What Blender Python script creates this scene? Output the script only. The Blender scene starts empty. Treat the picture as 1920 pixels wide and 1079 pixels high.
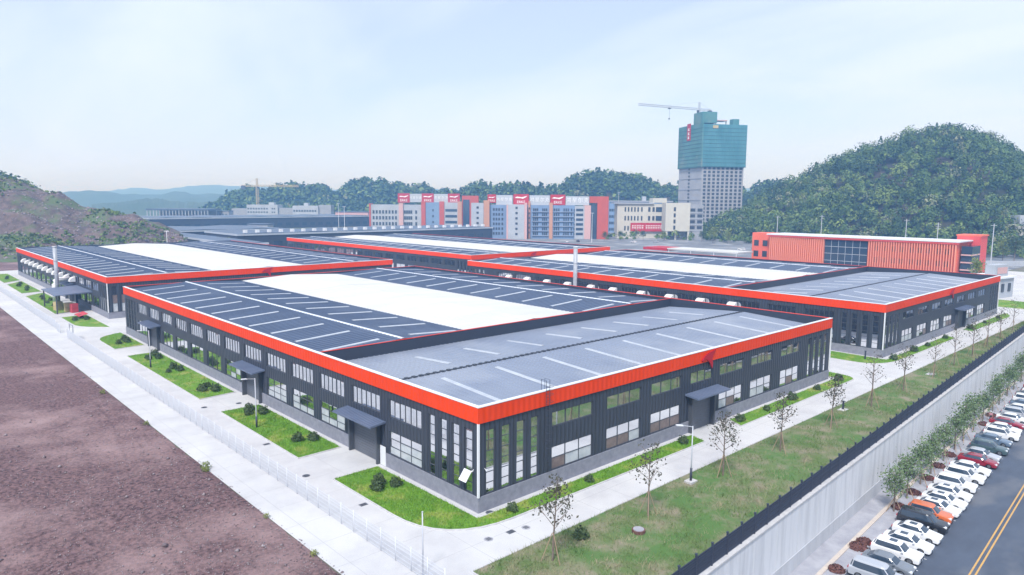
import bpy, bmesh, math, random
import numpy as np
from mathutils import Vector, Matrix
R = math.radians
rnd = random.Random(7)
rng = np.random.default_rng(11)
sc = bpy.context.scene
COL = sc.collection

# ---------------------------------------------------------------- camera
CAM = Vector((-41.29, -49.26, 29.78)); YAW, PITCH, ROLL, FPX = R(42.7163), R(-7.0847), R(0.3426), 1318.66
cam_d = bpy.data.cameras.new('camera'); cam = bpy.data.objects.new('camera', cam_d); COL.objects.link(cam)
_d = Vector((math.sin(YAW)*math.cos(PITCH), math.cos(YAW)*math.cos(PITCH), math.sin(PITCH)))
_r = Vector((math.cos(YAW), -math.sin(YAW), 0)); _u = _r.cross(_d)
_r2 = _r*math.cos(ROLL) + _u*math.sin(ROLL); _u2 = -_r*math.sin(ROLL) + _u*math.cos(ROLL)
cam.matrix_world = Matrix(((_r2.x, _u2.x, -_d.x, CAM.x), (_r2.y, _u2.y, -_d.y, CAM.y), (_r2.z, _u2.z, -_d.z, CAM.z), (0, 0, 0, 1)))
cam_d.sensor_width = 36; cam_d.lens = FPX/1920*36; cam_d.clip_start = 0.5; cam_d.clip_end = 30000
sc.camera = cam

# ---------------------------------------------------------------- sky, sun, exposure
SUN_AZ, SUN_EL = -120.0, 52.0            # degrees; azimuth from +Y towards +X
world = bpy.data.worlds.new('World'); sc.world = world; world.use_nodes = True
nt = world.node_tree; nt.nodes.clear(); N = nt.nodes.new; Lk = nt.links.new
out = N('ShaderNodeOutputWorld'); bg = N('ShaderNodeBackground'); bg.inputs['Strength'].default_value = 0.1
sky = N('ShaderNodeTexSky'); sky.sky_type = 'NISHITA'; sky.sun_disc = False
sky.sun_elevation = R(SUN_EL); sky.sun_rotation = R(SUN_AZ); sky.air_density = 1.0; sky.dust_density = 1.2; sky.ozone_density = 1.5
tc = N('ShaderNodeTexCoord'); sep = N('ShaderNodeSeparateXYZ'); Lk(tc.outputs['Generated'], sep.inputs[0])
den = N('ShaderNodeMath'); den.operation = 'ADD'; Lk(sep.outputs['Z'], den.inputs[0]); den.inputs[1].default_value = 0.18
den2 = N('ShaderNodeMath'); den2.operation = 'MAXIMUM'; Lk(den.outputs[0], den2.inputs[0]); den2.inputs[1].default_value = 0.08
dx = N('ShaderNodeMath'); dx.operation = 'DIVIDE'; Lk(sep.outputs['X'], dx.inputs[0]); Lk(den2.outputs[0], dx.inputs[1])
dy = N('ShaderNodeMath'); dy.operation = 'DIVIDE'; Lk(sep.outputs['Y'], dy.inputs[0]); Lk(den2.outputs[0], dy.inputs[1])
cmb = N('ShaderNodeCombineXYZ'); Lk(dx.outputs[0], cmb.inputs[0]); Lk(dy.outputs[0], cmb.inputs[1])
mp = N('ShaderNodeMapping'); mp.inputs['Rotation'].default_value = (0, 0, R(35)); mp.inputs['Scale'].default_value = (0.9, 0.36, 1); Lk(cmb.outputs[0], mp.inputs[0])
nz = N('ShaderNodeTexNoise'); nz.inputs['Scale'].default_value = 1.15; nz.inputs['Detail'].default_value = 7; nz.inputs['Roughness'].default_value = 0.52
nz.inputs['Distortion'].default_value = 0.5; Lk(mp.outputs[0], nz.inputs['Vector'])
cr = N('ShaderNodeMapRange'); cr.inputs['From Min'].default_value = 0.40; cr.inputs['From Max'].default_value = 0.60
cr.inputs['To Min'].default_value = 0.55; cr.inputs['To Max'].default_value = 1.0; Lk(nz.outputs['Fac'], cr.inputs['Value'])
mix = N('ShaderNodeMix'); mix.data_type = 'RGBA'; Lk(cr.outputs[0], mix.inputs['Factor'])
Lk(sky.outputs[0], mix.inputs['A']); mix.inputs['B'].default_value = (5.35, 6.1, 7.55, 1)
hzn = N('ShaderNodeMapRange'); hzn.inputs['From Min'].default_value = 0.0; hzn.inputs['From Max'].default_value = 0.30; hzn.inputs['To Min'].default_value = 0.97; hzn.inputs['To Max'].default_value = 0.0; Lk(sep.outputs['Z'], hzn.inputs['Value'])
cov = N('ShaderNodeMath'); cov.operation = 'MAXIMUM'; Lk(cr.outputs[0], cov.inputs[0]); Lk(hzn.outputs[0], cov.inputs[1]); Lk(cov.outputs[0], mix.inputs['Factor'])
Lk(mix.outputs['Result'], bg.inputs['Color']); Lk(bg.outputs[0], out.inputs['Surface'])
sun_d = bpy.data.lights.new('sun', 'SUN'); sun = bpy.data.objects.new('sun', sun_d); COL.objects.link(sun)
sun_d.energy = 2.6; sun_d.angle = R(10); sun_d.color = (0.98, 0.985, 1.0)
_s = Vector((math.sin(R(SUN_AZ))*math.cos(R(SUN_EL)), math.cos(R(SUN_AZ))*math.cos(R(SUN_EL)), math.sin(R(SUN_EL))))
sun.rotation_euler = _s.to_track_quat('Z', 'Y').to_euler()
sc.view_settings.view_transform = 'Standard'; sc.view_settings.look = 'None'; sc.view_settings.gamma = 1.0
sc.view_settings.use_curve_mapping = False; sc.view_settings.exposure = 0.68
try:
    sc.cycles.use_denoising = True; sc.cycles.max_bounces = 8; sc.cycles.volume_bounces = 1
    sc.cycles.transparent_max_bounces = 8; sc.cycles.caustics_reflective = False; sc.cycles.caustics_refractive = False
except Exception:
    pass

# ---------------------------------------------------------------- materials
MATS = {}
def mat(name, col, rough=0.7, metal=0.0, col2=None, nscale=1.0, ndetail=5, lo=0.35, hi=0.65, bump=0.0, bscale=None,
        ribs=None, rib_bump=0.3, spec=0.4, col3=None, n3=0.1, lo3=0.5, hi3=0.62, trans=0.0, stretch=None, rib_dark=0.0):
    """Principled with up to three colours mixed by world-space noise, noise relief and fine vertical ribs."""
    m = bpy.data.materials.new(name); m.use_nodes = True; t = m.node_tree; n = t.nodes; l = t.links
    b = n['Principled BSDF']; b.inputs['Roughness'].default_value = rough; b.inputs['Metallic'].default_value = metal
    b.inputs['Specular IOR Level'].default_value = spec
    c = (*col, 1); b.inputs['Base Color'].default_value = c
    geo = n.new('ShaderNodeNewGeometry'); vec = geo.outputs['Position']
    if stretch:
        mpn = n.new('ShaderNodeMapping'); mpn.inputs['Scale'].default_value = stretch; l.new(vec, mpn.inputs[0]); vec = mpn.outputs[0]
    last = None
    def noise(scale, detail):
        q = n.new('ShaderNodeTexNoise'); q.inputs['Scale'].default_value = scale; q.inputs['Detail'].default_value = detail
        q.inputs['Roughness'].default_value = 0.62; l.new(vec, q.inputs['Vector']); return q.outputs['Fac']
    def ramp(f, a, bb):
        q = n.new('ShaderNodeMapRange'); q.inputs['From Min'].default_value = a; q.inputs['From Max'].default_value = bb; l.new(f, q.inputs['Value']); return q.outputs[0]
    def mx(f, a, bcol):
        q = n.new('ShaderNodeMix'); q.data_type = 'RGBA'; l.new(f, q.inputs['Factor'])
        if isinstance(a, tuple): q.inputs['A'].default_value = a
        else: l.new(a, q.inputs['A'])
        q.inputs['B'].default_value = (*bcol, 1); return q.outputs['Result']
    cur = c
    if col2: cur = mx(ramp(noise(nscale, ndetail), lo, hi), cur, col2)
    if col3: cur = mx(ramp(noise(n3, 4), lo3, hi3), cur, col3)
    ribf = None
    if ribs:
        tco = n.new('ShaderNodeTexCoord'); s = n.new('ShaderNodeSeparateXYZ'); l.new(tco.outputs['Object'], s.inputs[0])
        a = n.new('ShaderNodeMath'); a.operation = 'ADD'; l.new(s.outputs['X'], a.inputs[0]); l.new(s.outputs['Y'], a.inputs[1])
        k = n.new('ShaderNodeMath'); k.operation = 'MULTIPLY'; l.new(a.outputs[0], k.inputs[0]); k.inputs[1].default_value = 2*math.pi/ribs
        si = n.new('ShaderNodeMath'); si.operation = 'SINE'; l.new(k.outputs[0], si.inputs[0]); ribf = si.outputs[0]
        if rib_dark:
            g = n.new('ShaderNodeMapRange'); g.inputs['From Min'].default_value = 0.55; g.inputs['From Max'].default_value = 0.95
            g.inputs['To Max'].default_value = rib_dark; l.new(ribf, g.inputs['Value'])
            cur = mx(g.outputs[0], cur, (0.012, 0.014, 0.02))
    if not isinstance(cur, tuple): l.new(cur, b.inputs['Base Color'])
    if bump or ribs:
        bp = n.new('ShaderNodeBump'); bp.inputs['Distance'].default_value = 0.05
        if ribs: bp.inputs['Strength'].default_value = rib_bump; l.new(ribf, bp.inputs['Height'])
        else: bp.inputs['Strength'].default_value = bump; bp.inputs['Distance'].default_value = 0.12; l.new(noise(bscale or nscale*3, 6), bp.inputs['Height'])
        l.new(bp.outputs[0], b.inputs['Normal'])
    if trans:
        b.inputs['Transmission Weight'].default_value = trans
    MATS[name] = m
    return m

mat('concrete', (0.53, 0.525, 0.53), 0.85, col2=(0.46, 0.455, 0.465), nscale=0.35, lo=0.4, hi=0.7, col3=(0.57, 0.565, 0.56), n3=0.07, bump=0.08, bscale=6)
def add_joints(m, size, col):
    t = m.node_tree; n = t.nodes; l = t.links; b = n['Principled BSDF']; src = b.inputs['Base Color'].links[0].from_socket
    br = n.new('ShaderNodeTexBrick'); br.inputs['Scale'].default_value = 1.0; br.inputs['Brick Width'].default_value = size; br.inputs['Row Height'].default_value = size; br.inputs['Mortar Size'].default_value = 0.02; br.offset = 0
    g = n.new('ShaderNodeNewGeometry'); l.new(g.outputs['Position'], br.inputs['Vector']); q = n.new('ShaderNodeMix'); q.data_type = 'RGBA'; l.new(br.outputs['Fac'], q.inputs['Factor']); l.new(src, q.inputs['A']); q.inputs['B'].default_value = (*col, 1); l.new(q.outputs['Result'], b.inputs['Base Color'])
add_joints(MATS['concrete'], 4.6, (0.36, 0.355, 0.36))
mat('pale_paving', (0.40, 0.40, 0.43), 0.85, col2=(0.30, 0.30, 0.34), nscale=0.6, bump=0.1, bscale=5)
mat('kerb_stone', (0.58, 0.57, 0.57), 0.85, col2=(0.46, 0.45, 0.46), nscale=2)
mat('yard_grey', (0.20, 0.21, 0.235), 0.9, col2=(0.13, 0.14, 0.16), nscale=0.03, col3=(0.30, 0.31, 0.33), n3=0.05)
mat('cream_kerb', (0.58, 0.5, 0.42), 0.85, col2=(0.5, 0.44, 0.4), nscale=1.5)
mat('asphalt', (0.085, 0.105, 0.145), 0.8, col2=(0.07, 0.086, 0.12), nscale=0.5, col3=(0.13, 0.14, 0.165), n3=0.12, bump=0.15, bscale=25, stretch=(0.5, 1, 1))
mat('yellow_paint', (0.62, 0.36, 0.10), 0.7, col2=(0.5, 0.3, 0.12), nscale=3)
mat('white_paint', (0.74, 0.74, 0.74), 0.7, col2=(0.6, 0.6, 0.6), nscale=2)
mat('dirt', (0.205, 0.122, 0.125), 0.95, col2=(0.066, 0.038, 0.044), nscale=2.6, ndetail=15, lo=0.41, hi=0.61, col3=(0.37, 0.255, 0.25), n3=0.06, lo3=0.48, hi3=0.74, bump=1.0, bscale=7)
mat('rock', (0.34, 0.29, 0.30), 0.95, col2=(0.12, 0.09, 0.10), nscale=0.8)
mat('lawn', (0.15, 0.29, 0.03), 0.9, col2=(0.10, 0.21, 0.025), nscale=0.5, col3=(0.29, 0.31, 0.09), n3=0.3, lo3=0.53, hi3=0.66, bump=0.5, bscale=4)
mat('blade', (0.16, 0.34, 0.025), 0.7, col2=(0.10, 0.24, 0.02), nscale=0.6, col3=(0.27, 0.38, 0.05), n3=0.3)
mat('rough_grass', (0.12, 0.175, 0.062), 0.95, col2=(0.25, 0.22, 0.155), nscale=0.4, ndetail=10, lo=0.42, hi=0.62, col3=(0.085, 0.17, 0.045), n3=0.16, lo3=0.47, hi3=0.6, bump=0.7, bscale=3)
mat('dry_blade', (0.32, 0.285, 0.18), 0.8, col2=(0.13, 0.2, 0.06), nscale=0.35, lo=0.38, hi=0.55)
mat('land', (0.105, 0.135, 0.075), 0.95, col2=(0.17, 0.15, 0.13), nscale=0.02, col3=(0.075, 0.11, 0.055), n3=0.006)
mat('retaining', (0.66, 0.665, 0.69), 0.9, col2=(0.46, 0.47, 0.50), nscale=0.55, ndetail=6, lo=0.45, hi=0.75, stretch=(1.6, 1.6, 0.14), bump=0.05, bscale=4)
mat('retaining_foot', (0.44, 0.45, 0.48), 0.9, col2=(0.52, 0.53, 0.56), nscale=0.6, stretch=(1.6, 1.6, 0.2))
mat('cladding', (0.050, 0.060, 0.083), 0.5, metal=0.0, col2=(0.042, 0.051, 0.072), nscale=0.2, ribs=0.62, rib_bump=0.55, spec=0.35, rib_dark=0.55)
mat('cladding_plain', (0.04, 0.05, 0.074), 0.5, spec=0.35)
mat('red_fascia', (0.80, 0.060, 0.011), 0.55, col2=(0.73, 0.052, 0.010), nscale=0.25, ribs=0.75, rib_bump=0.35, spec=0.15)
mat('red_coping', (0.66, 0.05, 0.03), 0.5)
mat('white_coping', (0.72, 0.73, 0.76), 0.5)
mat('plinth', (0.27, 0.275, 0.325), 0.9, col2=(0.21, 0.215, 0.26), nscale=1.5, bump=0.15, bscale=8)
mat('roof_main', (0.068, 0.096, 0.16), 0.45, col2=(0.055, 0.08, 0.138), nscale=0.12, col3=(0.084, 0.112, 0.175), n3=0.05, spec=0.45)
mat('roof_front', (0.225, 0.258, 0.33), 0.45, col2=(0.19, 0.22, 0.29), nscale=0.12, col3=(0.26, 0.288, 0.35), n3=0.05, spec=0.45)
mat('membrane', (0.62, 0.615, 0.60), 0.6, col2=(0.56, 0.56, 0.55), nscale=0.25, stretch=(0.25, 1, 1))
add_joints(MATS['membrane'], 6.1, (0.44, 0.45, 0.46))
mat('skylight', (0.47, 0.50, 0.55), 0.35, col2=(0.38, 0.41, 0.46), nscale=0.8)
mat('ridge_white', (0.62, 0.65, 0.7), 0.5)
mat('ridge_dark', (0.05, 0.06, 0.08), 0.6)
mat('door_metal', (0.12, 0.13, 0.155), 0.55, col2=(0.105, 0.115, 0.14), nscale=0.4)
mat('canopy_metal', (0.105, 0.135, 0.21), 0.5, col2=(0.13, 0.16, 0.235), nscale=0.4)
mat('frame_dark', (0.07, 0.078, 0.095), 0.5)
mat('hood_white', (0.74, 0.75, 0.77), 0.5)
mat('pipe', (0.42, 0.44, 0.48), 0.4, col2=(0.33, 0.35, 0.39), nscale=1.2)
mat('emblem_red', (0.42, 0.006, 0.02), 0.45)
mat('white_metal', (0.72, 0.73, 0.76), 0.45)
mat('dark_metal', (0.045, 0.052, 0.075), 0.5)
mat('fence_pale', (0.62, 0.64, 0.69), 0.5)
mat('fence_dark', (0.040, 0.050, 0.080), 0.6)
mat('lamp_grey', (0.5, 0.52, 0.57), 0.45)
mat('bark', (0.16, 0.12, 0.10), 0.95, col2=(0.22, 0.18, 0.15), nscale=3)
mat('stake', (0.36, 0.26, 0.18), 0.9)
mat('leaf_sparse', (0.06, 0.075, 0.045), 0.7, col2=(0.085, 0.07, 0.05), nscale=1.5)
mat('leaf_grey', (0.10, 0.165, 0.065), 0.7, col2=(0.17, 0.235, 0.115), nscale=0.9, lo=0.42, hi=0.6)
mat('leaf_dark', (0.042, 0.072, 0.026), 0.7, col2=(0.075, 0.115, 0.04), nscale=1.8, lo=0.42, hi=0.6)
mat('leaf_yellow', (0.22, 0.24, 0.05), 0.7, col2=(0.14, 0.2, 0.05), nscale=0.5)
mat('leaf_wood_a', (0.052, 0.10, 0.024), 0.8, col2=(0.026, 0.056, 0.016), nscale=0.12)
mat('leaf_wood_b', (0.105, 0.175, 0.036), 0.8, col2=(0.06, 0.112, 0.024), nscale=0.1)
mat('leaf_wood_c', (0.20, 0.265, 0.065), 0.8, col2=(0.125, 0.185, 0.048), nscale=0.1)
mat('leaf_wood_d', (0.27, 0.27, 0.15), 0.8, col2=(0.13, 0.16, 0.08), nscale=0.2)
mat('hill_soil', (0.02, 0.032, 0.014), 0.95, col2=(0.07, 0.05, 0.04), nscale=0.03)
mat('mound_soil', (0.15, 0.108, 0.10), 0.95, col2=(0.08, 0.062, 0.06), nscale=0.25, ndetail=12, lo=0.42, hi=0.58, col3=(0.085, 0.12, 0.05), n3=0.045, lo3=0.47, hi3=0.58, bump=1.0, bscale=0.5)
mat('distant', (0.045, 0.075, 0.04), 0.95, col2=(0.06, 0.09, 0.05), nscale=0.01)
mat('wall_white', (0.42, 0.445, 0.49), 0.8, col2=(0.36, 0.385, 0.43), nscale=0.1)
mat('wall_blue', (0.20, 0.29, 0.45), 0.8, col2=(0.17, 0.25, 0.40), nscale=0.1)
mat('wall_orange', (0.50, 0.26, 0.17), 0.8)
mat('wall_pink', (0.58, 0.36, 0.35), 0.8)
mat('wall_red', (0.50, 0.085, 0.05), 0.75, col2=(0.44, 0.08, 0.055), nscale=0.2)
mat('wall_cream', (0.55, 0.53, 0.47), 0.85, col2=(0.5, 0.48, 0.43), nscale=0.15)
mat('wall_grey', (0.33, 0.34, 0.37), 0.85, col2=(0.28, 0.29, 0.32), nscale=0.15)
mat('sign_red', (0.45, 0.02, 0.035), 0.6)
mat('sign_grey', (0.44, 0.47, 0.52), 0.6)
mat('sign_white', (0.85, 0.85, 0.85), 0.6)
mat('tower_concrete', (0.40, 0.40, 0.42), 0.9, col2=(0.34, 0.34, 0.37), nscale=0.1)
mat('net_green', (0.07, 0.20, 0.205), 0.8, col2=(0.11, 0.25, 0.245), nscale=0.09, ndetail=6, col3=(0.19, 0.25, 0.22), n3=0.05, lo3=0.55, hi3=0.7)
mat('net_blue', (0.05, 0.19, 0.24), 0.8, col2=(0.085, 0.25, 0.30), nscale=0.12, ndetail=6, stretch=(1, 1, 0.25))
mat('net_band', (0.05, 0.11, 0.13), 0.8)
mat('red_building', (0.78, 0.16, 0.095), 0.6, col2=(0.71, 0.14, 0.085), nscale=0.15)
mat('red_fin', (0.85, 0.31, 0.20), 0.6)
mat('red_deep', (0.66, 0.08, 0.075), 0.6)
mat('glass_far', (0.03, 0.05, 0.085), 0.12, spec=0.8)
mat('window_dark', (0.035, 0.045, 0.065), 0.3, spec=0.6)
mat('flower_red', (0.6, 0.05, 0.08), 0.8)
mat('roof_far', (0.075, 0.105, 0.165), 0.5, col2=(0.10, 0.13, 0.19), nscale=0.06)
mat('roof_edge', (0.42, 0.46, 0.52), 0.6)
mat('tyre', (0.02, 0.02, 0.022), 0.85)
mat('rim', (0.35, 0.36, 0.38), 0.35, metal=0.8)
mat('car_glass', (0.035, 0.055, 0.085), 0.06, spec=0.95)
mat('lamp_glass', (0.7, 0.72, 0.75), 0.15, spec=0.8)
mat('tail_red', (0.4, 0.01, 0.01), 0.3)
mat('black_plastic', (0.02, 0.021, 0.024), 0.6)
mat('crate_yellow', (0.5, 0.4, 0.22), 0.8)
mat('crate_red', (0.5, 0.06, 0.08), 0.7)
mat('skin', (0.42, 0.26, 0.19), 0.6)
mat('cloth_dark', (0.04, 0.045, 0.06), 0.85)
mat('planter_brown', (0.13, 0.055, 0.05), 0.95, col2=(0.18, 0.09, 0.08), nscale=3, bump=0.6, bscale=8)
for nme, c in dict(white=(0.78, 0.78, 0.79), grey=(0.17, 0.19, 0.22), black=(0.022, 0.024, 0.03), orange=(0.62, 0.15, 0.05), red=(0.27, 0.012, 0.03),
                   silver=(0.42, 0.44, 0.48), bluegrey=(0.12, 0.17, 0.24), green=(0.06, 0.10, 0.11)).items():
    m = mat('paint_'+nme, c, 0.22, spec=0.5); m.node_tree.nodes['Principled BSDF'].inputs['Coat Weight'].default_value = 0.6
# coated window glass: strong mirror over a dark room
def glass_mat(name, refl):
    m = bpy.data.materials.new(name); m.use_nodes = True; t = m.node_tree; b = t.nodes['Principled BSDF']
    b.inputs['Base Color'].default_value = (0.05, 0.062, 0.08, 1); b.inputs['Roughness'].default_value = 0.25
    g = t.nodes.new('ShaderNodeBsdfGlossy'); g.inputs['Roughness'].default_value = 0.035; g.inputs['Color'].default_value = (0.92, 0.95, 1.0, 1)
    mxn = t.nodes.new('ShaderNodeMixShader'); mxn.inputs[0].default_value = refl
    t.links.new(b.outputs[0], mxn.inputs[1]); t.links.new(g.outputs[0], mxn.inputs[2])
    t.links.new(mxn.outputs[0], t.nodes['Material Output'].inputs['Surface']); MATS[name] = m
glass_mat('pane_glass', 0.86)
mat('pane_blind', (0.42, 0.45, 0.49), 0.25, col2=(0.55, 0.57, 0.6), nscale=0.9, spec=0.6)
mat('pane_carton', (0.16, 0.12, 0.12), 0.3, col2=(0.22, 0.17, 0.16), nscale=2.0, spec=0.5)

# ---------------------------------------------------------------- mesh helpers
class MB:
    def __init__(s): s.v = []; s.f = []; s.mi = []; s.cur = 0
    def face(s, pts):
        k = len(s.v); s.v += [tuple(p) for p in pts]; s.f.append(tuple(range(k, k+len(pts)))); s.mi.append(s.cur); return s
    def box(s, x0, x1, y0, y1, z0, z1):
        return s.hexa([(x0, y0, z0), (x1, y0, z0), (x1, y1, z0), (x0, y1, z0), (x0, y0, z1), (x1, y0, z1), (x1, y1, z1), (x0, y1, z1)])
    def hexa(s, p):
        k = len(s.v); s.v += [tuple(q) for q in p]
        for a in ((3, 2, 1, 0), (4, 5, 6, 7), (0, 1, 5, 4), (1, 2, 6, 5), (2, 3, 7, 6), (3, 0, 4, 7)):
            s.f.append(tuple(k+i for i in a)); s.mi.append(s.cur)
        return s
    def beam(s, a, b, w, h=None):
        a = Vector(a); b = Vector(b); h = h or w; d = (b-a).normalized()
        up = Vector((0, 0, 1)) if abs(d.z) < 0.95 else Vector((1, 0, 0))
        x = d.cross(up).normalized()*(w/2); y = x.cross(d).normalized()*(h/2)
        return s.hexa([a-x-y, a+x-y, a+x+y, a-x+y, b-x-y, b+x-y, b+x+y, b-x+y])
    def tube(s, pts, rad, n=8, cap=True):
        pts = [Vector(p) for p in pts]; k0 = len(s.v)
        for i, p in enumerate(pts):
            d = (pts[min(i+1, len(pts)-1)]-pts[max(i-1, 0)]).normalized()
            up = Vector((0, 0, 1)) if abs(d.z) < 0.9 else Vector((1, 0, 0))
            x = d.cross(up).normalized(); y = x.cross(d).normalized(); r = rad[i] if isinstance(rad, (list, tuple)) else rad
            for j in range(n):
                a = 2*math.pi*j/n; s.v.append(tuple(p+x*math.cos(a)*r+y*math.sin(a)*r))
        for i in range(len(pts)-1):
            for j in range(n):
                a = k0+i*n+j; b = k0+i*n+(j+1) % n; s.f.append((a, b, b+n, a+n)); s.mi.append(s.cur)
        if cap:
            s.f.append(tuple(range(k0+n-1, k0-1, -1))); s.mi.append(s.cur)
            e = k0+(len(pts)-1)*n; s.f.append(tuple(range(e, e+n))); s.mi.append(s.cur)
        return s
    def prism(s, poly, z0, z1, skip_bottom=False):
        k = len(s.v); n = len(poly)
        s.v += [(x, y, z0) for x, y in poly] + [(x, y, z1) for x, y in poly]
        s.f.append(tuple(range(k+n, k+2*n))); s.mi.append(s.cur)
        if not skip_bottom: s.f.append(tuple(range(k+n-1, k-1, -1))); s.mi.append(s.cur)
        for i in range(n):
            j = (i+1) % n; s.f.append((k+i, k+j, k+n+j, k+n+i)); s.mi.append(s.cur)
        return s
    def mesh(s, name, m, smooth=False):
        me = bpy.data.meshes.new(name); me.from_pydata(s.v, [], s.f)
        for q in (m if isinstance(m, (list, tuple)) else [m]): me.materials.append(MATS[q])
        if isinstance(m, (list, tuple)): me.polygons.foreach_set('material_index', s.mi)
        if smooth: me.polygons.foreach_set('use_smooth', [True]*len(me.polygons))
        me.update(); return me
    def build(s, name, m, parent=None, smooth=False, loc=None, rot=None):
        return place(name, s.mesh(name, m, smooth), parent, loc, rot)
def place(name, me, parent=None, loc=None, rot=None, scale=None):
    o = bpy.data.objects.new(name, me); COL.objects.link(o)
    if parent is not None: o.parent = parent
    if loc is not None: o.location = loc
    if rot is not None: o.rotation_euler = rot if isinstance(rot, (tuple, list)) else (0, 0, rot)
    if scale is not None: o.scale = scale if isinstance(scale, (tuple, list)) else (scale,)*3
    return o
def np_mesh(name, V, Q, mats, mi=None, smooth=False):
    V = np.asarray(V, np.float32); Q = np.asarray(Q, np.int32); k = Q.shape[1]
    me = bpy.data.meshes.new(name); me.vertices.add(len(V)); me.vertices.foreach_set('co', V.ravel())
    me.loops.add(Q.size); me.loops.foreach_set('vertex_index', Q.ravel())
    me.polygons.add(len(Q)); me.polygons.foreach_set('loop_start', np.arange(0, Q.size, k, dtype=np.int32))
    try: me.polygons.foreach_set('loop_total', np.full(len(Q), k, np.int32))
    except Exception: pass
    for q in (mats if isinstance(mats, (list, tuple)) else [mats]): me.materials.append(MATS[q])
    if mi is not None: me.polygons.foreach_set('material_index', np.asarray(mi, np.int32))
    if smooth: me.polygons.foreach_set('use_smooth', np.ones(len(Q), bool))
    me.update(calc_edges=True); me.validate(); return me
def empty(name, label, cat, loc=(0, 0, 0), rot=0, group=None):
    o = bpy.data.objects.new(name, None); COL.objects.link(o); o.location = loc; o.rotation_euler = (0, 0, rot)
    o['label'] = label; o['category'] = cat
    if group: o['group'] = group
    return o
def tag(o, label=None, cat=None, group=None, kind=None):
    if label: o['label'] = label
    if cat: o['category'] = cat
    if group: o['group'] = group
    if kind: o['kind'] = kind
    return o
def copy_tree(o, parent=None, loc=None, rotz=None, scale=None):
    c = o.copy(); COL.objects.link(c)
    if parent is not None: c.parent = parent
    if loc is not None: c.location = loc
    if rotz is not None: c.rotation_euler = (0, 0, rotz)
    if scale is not None: c.scale = (scale,)*3
    for ch in [q for q in o.children]: copy_tree(ch, c)
    return c
def at(u, v, depth):
    """world point seen at photo pixel (u, v) at the given forward distance; used to survey far things"""
    return CAM + (_d*FPX + _r2*(u-960) - _u2*(v-539.5))*(depth/FPX)
def ground_at(u, depth, z=0.0):
    p = at(u, 376, depth); return Vector((p.x, p.y, z))
def hash_noise(x, y, seed=0, octaves=4):
    """smooth value noise in numpy"""
    tot = np.zeros_like(x, dtype=float); amp = 1.0; f = 1.0
    for o in range(octaves):
        xi = np.floor(x*f).astype(np.int64); yi = np.floor(y*f).astype(np.int64); xf = x*f-xi; yf = y*f-yi
        def h(a, b):
            q = (a*374761393 + b*668265263 + (seed+o)*1274126177) & 0x7fffffff; q = (q ^ (q >> 13))*1274126177 & 0x7fffffff
            return ((q ^ (q >> 16)) & 0xffff)/65535.0
        sx = xf*xf*(3-2*xf); sy = yf*yf*(3-2*yf)
        a = h(xi, yi)*(1-sx)+h(xi+1, yi)*sx; b = h(xi, yi+1)*(1-sx)+h(xi+1, yi+1)*sx
        tot += amp*((a*(1-sy)+b*sy)-0.5); amp *= 0.5; f *= 2
    return tot
def cards(C, size, rg, up=None, aspect=1.0):
    """random quads at centres C; up = preferred normals"""
    n = len(C); nrm = rg.normal(size=(n, 3))
    if up is not None: nrm = nrm*0.55 + up
    nrm /= np.linalg.norm(nrm, axis=1, keepdims=True)+1e-9
    t = rg.normal(size=(n, 3)); t -= nrm*np.sum(t*nrm, axis=1, keepdims=True); t /= np.linalg.norm(t, axis=1, keepdims=True)+1e-9
    b = np.cross(nrm, t); s = np.asarray(size).reshape(-1, 1)*np.ones((n, 1))
    V = np.stack([C-t*s, C-b*s*aspect, C+t*s, C+b*s*aspect], 1).reshape(-1, 3)
    return V, np.arange(4*n).reshape(-1, 4)

# ================================================================ SETTING
WS = 0.058; WA = math.atan(WS); WY0 = -20.9; ZP = -6.6       # retaining wall line and level of the car park
def wall_y(x): return WY0 + WS*x
def pk(s, t, z=0.0):                                           # car-park frame: along the wall, out from the wall
    return (s*math.cos(WA)-t*math.sin(WA), WY0+s*math.sin(WA)+t*math.cos(WA), ZP+z)
def sheet(name, pts, z, m, kind='structure'):
    b = MB(); b.face([(x, y, z) for x, y in pts]); o = b.build(name, m); o['kind'] = kind; return o
sheet('ground', [(-7000, wall_y(-7000)+.3), (9000, wall_y(9000)+.3), (9000, 12000), (-7000, 12000)], -0.09, 'land')
sheet('lower_ground', [pk(-900, .2)[:2], pk(900, .2)[:2], pk(900, -900)[:2], pk(-900, -900)[:2]], ZP-0.03, 'land')
sheet('concrete_road', [(-15.3, -7.85), (216, -7.85), (216, 300), (-15.3, 300)], 0.0, 'concrete')
sheet('concrete_pavement', [(-15.3, wall_y(-15.3)+.3), (-7.3, wall_y(-7.3)+.3), (-7.3, -7.85), (-15.3, -7.85)], 0.0, 'concrete')

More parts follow.
